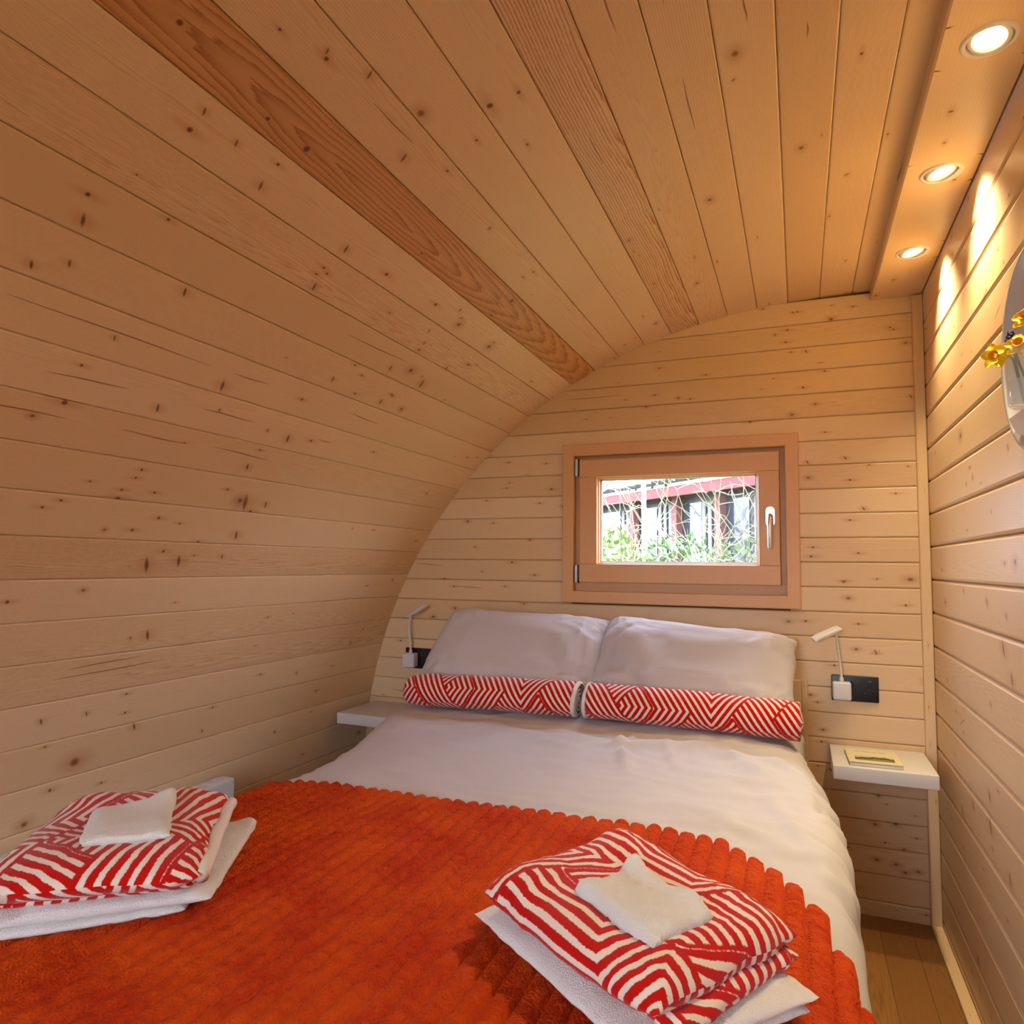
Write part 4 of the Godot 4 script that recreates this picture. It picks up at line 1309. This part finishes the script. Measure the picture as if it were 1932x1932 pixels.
# ---------------------------------------------------------------- the white wall planter with daffodils
func build_planter() -> void:
	var gloss := mat("planter_white", Color(0.83, 0.82, 0.84), 0.18)
	gloss.clearcoat_enabled = true
	gloss.clearcoat = 0.6
	var at := Vector3(RIGHT_X, 1.53, 1.31)
	var t := thing("wall_planter", "round glossy white wall planter with an open front on the right wall", "planter", at)
	# turned about the wall's normal: y of the lathe points into the room
	var face := Basis(Vector3(0, 0, 1), Vector3(-1, 0, 0), Vector3(0, -1, 0))
	put("dish", lathe([Vector2(0.155, 0.0), Vector2(0.172, 0.010), Vector2(0.180, 0.026), Vector2(0.180, 0.036), Vector2(0.175, 0.041), Vector2(0.168, 0.038), Vector2(0.160, 0.026), Vector2(0.12, 0.012), Vector2(0.0, 0.006)], 64), gloss, t, Transform3D(face, Vector3.ZERO))
	var seg := PackedVector2Array()
	for i in 25:
		var a := lerpf(PI + 0.75, TAU - 0.75, i / 24.0)
		seg.append(Vector2(cos(a), sin(a)) * 0.150)
	put("pocket", prism(seg, 0.008, 0.047), gloss, t, Transform3D(Basis(Vector3(0, 0, 1), Vector3(0, 1, 0), Vector3(-1, 0, 0)), Vector3.ZERO))
	# jar of water
	var glass := mat("jar_glass", Color(0.95, 0.98, 0.97, 0.18), 0.02)
	glass.transparency = BaseMaterial3D.TRANSPARENCY_ALPHA
	var water := mat("jar_water", Color(0.9, 0.95, 0.98, 0.35), 0.02)
	water.transparency = BaseMaterial3D.TRANSPARENCY_ALPHA
	var jar := thing("glass_jar", "small glass jar of water standing in the round white planter", "jar", Vector3(0.368, 1.4265, 1.315))
	put("glass", lathe([Vector2(0.0, 0.0), Vector2(0.030, 0.0), Vector2(0.034, 0.004), Vector2(0.036, 0.05), Vector2(0.037, 0.1), Vector2(0.035, 0.1), Vector2(0.034, 0.05), Vector2(0.031, 0.006), Vector2(0.0, 0.006)], 32), glass, jar)
	put("water", lathe([Vector2(0.0, 0.007), Vector2(0.030, 0.007), Vector2(0.033, 0.045), Vector2(0.0, 0.045)], 32), water, jar)
	var stem_mat := mat("stem_green", Color(0.23, 0.33, 0.08), 0.6)
	var petal := mat("daffodil_petal", Color(0.97, 0.83, 0.04), 0.6)
	petal.backlight_enabled = true
	petal.backlight = Color(0.3, 0.22, 0.02)
	var trumpet := mat("daffodil_trumpet", Color(0.95, 0.64, 0.02), 0.6)
	var heads := [[Vector3(0.320, 1.519, 1.314), Vector3(-0.55, -0.15, 0.8)], [Vector3(0.350, 1.528, 1.333), Vector3(-0.5, 0.25, 0.8)], [Vector3(0.352, 1.562, 1.37), Vector3(-0.6, 0.3, 0.6)]]
	var says := ["yellow daffodil drooping out to the side of the jar, against the boards", "yellow daffodil rising in the middle of the posy by the purple flower", "yellow daffodil standing highest in the posy at the picture's edge"]
	for i in 3:
		var f := thing("daffodil", says[i], "flower", Vector3.ZERO, "daffodils in the jar")
		var h: Vector3 = heads[i][0]
		var n: Vector3 = (heads[i][1] as Vector3).normalized()
		var xx := n.cross(Vector3.UP).normalized()
		var yy := xx.cross(n)
		var root := Vector3(0.368 + 0.008 * (i - 1), 1.434, 1.315 + 0.01 * (i - 1))
		var bend := [root, root.lerp(h, 0.45) + Vector3(0, 0.03, 0.02), h - n * 0.03 + Vector3(0, 0.018 if i == 0 else 0.0, 0.005), h - n * 0.014]
		var curve := Curve3D.new()
		for q in bend.size():
			var before: Vector3 = bend[maxi(q - 1, 0)]
			var after: Vector3 = bend[mini(q + 1, 3)]
			curve.add_point(bend[q], -(after - before) / 6.0, (after - before) / 6.0)
		var along := []
		for q in 13:
			along.append(curve.sample_baked(curve.get_baked_length() * q / 12.0))
		put("stem", tube(along, [0.0028], 8), stem_mat, f)
		for k in 6:
			var a := TAU * k / 6.0 + 0.2
			var out := xx * cos(a) + yy * sin(a)
			var across := n.cross(out)
			var pts := PackedVector3Array()
			var uvs := PackedVector2Array()
			for r in 7:
				var l := r / 6.0
				var wide := 0.0085 * pow(sin(PI * pow(clampf(l * 0.94 + 0.05, 0.0, 1.0), 0.8)), 0.8)
				for c in 5:
					var e := (c - 2) / 2.0
					pts.append(h + out * (0.003 + 0.021 * l) + across * wide * e + n * (0.003 * e * e + 0.005 * sin(l * 3.0 + k)) )
					uvs.append(Vector2(e, l))
			put("petal", grid_mesh(7, 5, pts, uvs), petal, f)
		var cup := []
		for q in 6:
			cup.append(Vector2(0.004 + 0.002 * q / 5.0 + (0.002 if q == 5 else 0.0), 0.013 * q / 5.0))
		put("trumpet", lathe(cup, 18), trumpet, f, Transform3D(Basis(xx, n, xx.cross(n)), h))
	var m := thing("grape_hyacinth", "small purple flower spike between the yellow daffodils", "flower")
	var spike := begin(true)
	var ball := lathe([Vector2(0.0, -0.004), Vector2(0.003, -0.003), Vector2(0.0042, 0.0), Vector2(0.003, 0.003), Vector2(0.0, 0.004)], 10)
	rng.seed = 3
	for i in 26:
		var a := i * 2.4
		var hgt := i / 26.0
		spike.append_from(ball, 0, Transform3D(Basis.IDENTITY, Vector3(0.345 + cos(a) * 0.008 * (1.1 - hgt), 1.535 + hgt * 0.026, 1.300 + sin(a) * 0.008 * (1.1 - hgt))))
	put("florets", spike.commit(), mat("grape_purple", Color(0.13, 0.08, 0.30), 0.6), m)
	put("stem", tube([Vector3(0.370, 1.434, 1.31), Vector3(0.358, 1.49, 1.306), Vector3(0.346, 1.537, 1.300)], [0.0025], 8), stem_mat, m)


# ---------------------------------------------------------------- outdoors
func build_garden() -> void:
	var st := begin()
	box_at(st, Vector3(-30, -0.9, -40), Vector3(30, -0.45, 30))
	var grass := put("ground", done(st), mat("lawn", Color(0.30, 0.36, 0.17), 0.95), self)
	tag(grass, "lawn outside the cabin window", "ground", "", "structure")
	var shed := thing("timber_shed", "grey board shed with a red fascia outside the window", "shed", Vector3(-2.83, -0.45, -8.06))
	# local x runs along the front of the shed towards the right, local z towards the cabin
	shed.rotation.y = -atan2(2.17, 2.26)
	var red := mat("fascia_red", Color(0.52, 0.12, 0.11), 0.7)
	var grey := mat("board_grey", Color(0.47, 0.48, 0.47), 0.9)
	var dark := mat("shed_dark", Color(0.07, 0.07, 0.08), 0.5)
	var felt := mat("roof_felt", Color(0.62, 0.62, 0.62), 0.9)
	var eave := 2.62
	var put_box := func(called: String, lo: Vector3, hi: Vector3, m: Material, parent: Node) -> MeshInstance3D:
		var s := begin()
		box_at(s, lo, hi)
		return put(called, done(s), m, parent)
	put_box.call("wall_core", Vector3(-2.5, 0, -2.0), Vector3(6.5, eave, -0.06), dark, shed)
	put_box.call("fascia", Vector3(-2.8, eave - 0.125, 0.22), Vector3(6.8, eave + 0.0, 0.26), red, shed)
	put("roof", prism(PackedVector2Array([Vector2(0.27, eave), Vector2(0.27, eave + 0.04), Vector2(-3.2, eave + 0.9), Vector2(-3.2, eave + 0.82)]), -2.9, 6.9), felt, shed, Transform3D(Basis(Vector3(0, 0, 1), Vector3(0, 1, 0), Vector3(-1, 0, 0)), Vector3(4.0, 0, 0)))
	rng.seed = 91
	for i in 34:
		var x := 0.25 + i * 0.085 + rng.randf_range(-0.04, 0.04)
		put("moss_tuft", soft_box(Vector3(rng.randf_range(0.08, 0.2), rng.randf_range(0.05, 0.12), 0.1), 0.02, 1), mat("moss", Color(0.12, 0.12, 0.07), 0.95), shed, Transform3D(Basis(Vector3.UP, rng.randf()), Vector3(x, eave + 0.06, 0.2)))
	var gaps := [[-0.25, 0.42], [0.95, 1.35], [1.9, 2.3], [2.75, 3.15], [3.7, 4.0], [4.5, 4.9]]
	var x := -2.4
	while x < 6.4:
		var inside := false
		for g in gaps:
			inside = inside or (x + 0.05 > g[0] and x < g[1])
		var h := eave - 0.2 if not inside else 1.6
		put("cladding_board", soft_box(Vector3(0.062, h, 0.02), 0.004, 1), grey, shed, Transform3D(Basis.IDENTITY, Vector3(x + 0.04, h / 2, -0.045)))
		x += 0.115
	for p in [0.88, 1.88, 2.72, -0.3]:
		put_box.call("post", Vector3(p - 0.05, 0, -0.04), Vector3(p + 0.05, eave - 0.1, 0.06), mat("post_brown", Color(0.42, 0.24, 0.22), 0.8), shed)
	for g in gaps:
		put_box.call("window_pane", Vector3(g[0], 1.6, -0.058), Vector3(g[1], eave - 0.2, -0.05), mat("shed_glass", Color(0.16, 0.2, 0.23), 0.1), shed)
	# white pole with a raking strut
	var pole := thing("white_pole", "white pole with a raking strut standing before the shed", "pole", Vector3(-1.81, -0.45, -6.2))
	var paint := mat("pole_white", Color(0.86, 0.86, 0.85), 0.5)
	put("shaft", lathe([Vector2(0.03, 0.0), Vector2(0.03, 3.4), Vector2(0.022, 3.41), Vector2(0.0, 3.41)], 14), paint, pole)
	put("strut", tube([Vector3(0, 2.35, 0), Vector3(0.42, 1.75, 0.1)], [0.022], 8), paint, pole)
	shrub(Vector3(-1.95, -0.45, -4.5), Vector3(0.66, 1.06, 0.5), 2800, Color(0.36, 0.42, 0.13), 1, "yellow-green leafy shrub outside, filling the lower left corner of the window")
	shrub(Vector3(-1.18, -0.45, -4.9), Vector3(0.66, 1.0, 0.5), 2800, Color(0.25, 0.36, 0.14), 2, "mid green leafy shrub outside, below the middle of the window")
	shrub(Vector3(-0.45, -0.45, -4.7), Vector3(0.62, 0.98, 0.5), 2600, Color(0.27, 0.35, 0.18), 3, "greyish leafy shrub outside, under the bare twigs")
	twigs(Vector3(-0.62, -0.45, -5.35), 5, 3.0, "bare pale twiggy bush outside, covering the right part of the window")
	twigs(Vector3(-1.25, -0.45, -5.6), 8, 2.9, "sparse bare climbing twigs outside, before the shed's eaves")
	var tree := thing("tree", "dark leafy tree rising beyond the shed roof at the window's top left", "tree", Vector3(-4.5, -0.45, -13.6))
	put("trunk", tube([Vector3(0, 0, 0), Vector3(0.05, 1.5, 0), Vector3(0, 3.0, 0)], [0.16, 0.13, 0.07], 10), mat("bark", Color(0.3, 0.25, 0.2), 0.9), tree)
	put("crown", leaves(900, Vector3(0, 3.4, 0), Vector3(1.1, 1.2, 1.1), 0.10, 17), mat("tree_leaf", Color(0.2, 0.25, 0.14), 0.8), tree)


func leaves(count: int, middle: Vector3, size: Vector3, length: float, salt: int) -> ArrayMesh:
	rng.seed = salt
	var st := begin()
	for i in count:
		var d := Vector3(rng.randfn(), rng.randfn(), rng.randfn()).normalized() * pow(rng.randf(), 0.4)
		var p := middle + d * size
		var dir := (Vector3(rng.randfn(), rng.randfn() * 0.6 + 0.2, rng.randfn()) + d).normalized()
		var side := dir.cross(Vector3(rng.randfn(), rng.randfn(), rng.randfn())).normalized()
		var n := side.cross(dir)
		var l := length * rng.randf_range(0.6, 1.2)
		var a := p
		var b := p + dir * l
		var m1 := p + dir * l * 0.45 + side * l * 0.22 + n * l * 0.06
		var m2 := p + dir * l * 0.45 - side * l * 0.22 + n * l * 0.06
		for q in [a, m1, b, a, b, m2]:
			st.add_vertex(q)
	return done(st)


func shrub(at: Vector3, size: Vector3, count: int, color: Color, salt: int, label: String) -> void:
	var s := thing("shrub", label, "shrub", at)
	var m := mat("shrub_leaf_%d" % salt, color, 0.5)
	m.backlight_enabled = true
	m.backlight = color * 0.5
	put("foliage", leaves(count, Vector3(0, size.y, 0), Vector3(size.x, size.y * 0.95, size.z), 0.09, salt), m, s)
	var st := begin(true)
	rng.seed = salt + 50
	for i in 9:
		var top := Vector3(rng.randf_range(-1, 1) * size.x * 0.7, size.y * rng.randf_range(1.2, 1.8), rng.randf_range(-1, 1) * size.z * 0.7)
		st.append_from(tube([Vector3(rng.randf_range(-0.1, 0.1), 0, rng.randf_range(-0.1, 0.1)), top * 0.5 + Vector3(0, 0.1, 0), top], [0.012, 0.008, 0.003], 6), 0, Transform3D.IDENTITY)
	put("stems", st.commit(), mat("bark", Color.WHITE), s)


func twigs(at: Vector3, salt: int, high: float, label: String) -> void:
	var s := thing("bare_bush", label, "bush", at)
	rng.seed = salt * 7
	var st := begin(true)
	for i in 34:
		var path := [Vector3(rng.randf_range(-0.3, 0.3), 0, rng.randf_range(-0.2, 0.2))]
		var dir := Vector3(rng.randf_range(-0.35, 0.35), 1, rng.randf_range(-0.2, 0.3)).normalized()
		var n := 12
		for k in n:
			dir = (dir + Vector3(rng.randfn(), rng.randfn() * 0.5, rng.randfn()) * 0.22).normalized()
			path.append(path[-1] + dir * high / n)
			if k > 3 and rng.randf() < 0.75:
				var d2 := (dir + Vector3(rng.randfn(), rng.randfn() * 0.7, rng.randfn())).normalized()
				var sub := [path[-1]]
				for q in 5:
					d2 = (d2 + Vector3(rng.randfn(), rng.randfn(), rng.randfn()) * 0.3).normalized()
					sub.append(sub[-1] + d2 * 0.09)
				st.append_from(tube(sub, [0.005, 0.005, 0.004, 0.004, 0.003, 0.002], 5), 0, Transform3D.IDENTITY)
		st.append_from(tube(path, [0.012, 0.011, 0.010, 0.010, 0.009, 0.009, 0.008, 0.007, 0.006, 0.005, 0.004, 0.003], 6), 0, Transform3D.IDENTITY)
	put("twigs", st.commit(), mat("pale_twig", Color(0.52, 0.48, 0.36), 0.8), s)


const SPOT_ENERGY := 0.95
const LAMP_GLOW := 5.0
const SKY_ENERGY := 3.6
const EXPOSURE := 1.1


func _ready() -> void:
	# camera
	var cam := Camera3D.new()
	cam.name = "camera"
	cam.fov = 71.71
	cam.near = 0.02
	cam.far = 200.0
	add_child(cam)
	cam.transform = Transform3D(Basis(Vector3(0.927201, 0.010592, -0.374414), Vector3(0.017805, 0.997224, 0.072302), Vector3(0.374141, -0.073705, 0.924438)).orthonormalized(), Vector3(0.0, 1.153, 2.7266))
	cam.current = true
	# sky and exposure
	var env := Environment.new()
	var sky := Sky.new()
	var over := ProceduralSkyMaterial.new()
	over.sky_top_color = Color(0.80, 0.87, 1.0)
	over.sky_horizon_color = Color(0.92, 0.95, 1.0)
	over.ground_horizon_color = Color(0.62, 0.64, 0.60)
	over.ground_bottom_color = Color(0.30, 0.34, 0.24)
	over.sky_energy_multiplier = SKY_ENERGY
	over.ground_energy_multiplier = SKY_ENERGY * 0.4
	sky.sky_material = over
	env.background_mode = Environment.BG_SKY
	env.sky = sky
	env.tonemap_mode = Environment.TONE_MAPPER_LINEAR
	env.tonemap_exposure = EXPOSURE
	env.sdfgi_enabled = true
	env.ssao_enabled = true
	env.ssil_enabled = true
	var world := WorldEnvironment.new()
	world.name = "world"
	world.environment = env
	add_child(world)
	# materials and structure
	find_skin()
	make_wood()
	maze_material()
	build_skin()
	build_back_wall()
	build_right_wall()
	build_floor()
	build_front_wall()
	build_soffit()
	# things
	build_bed()
	build_pillows()
	build_towels()
	build_head()
	build_planter()
	build_garden()
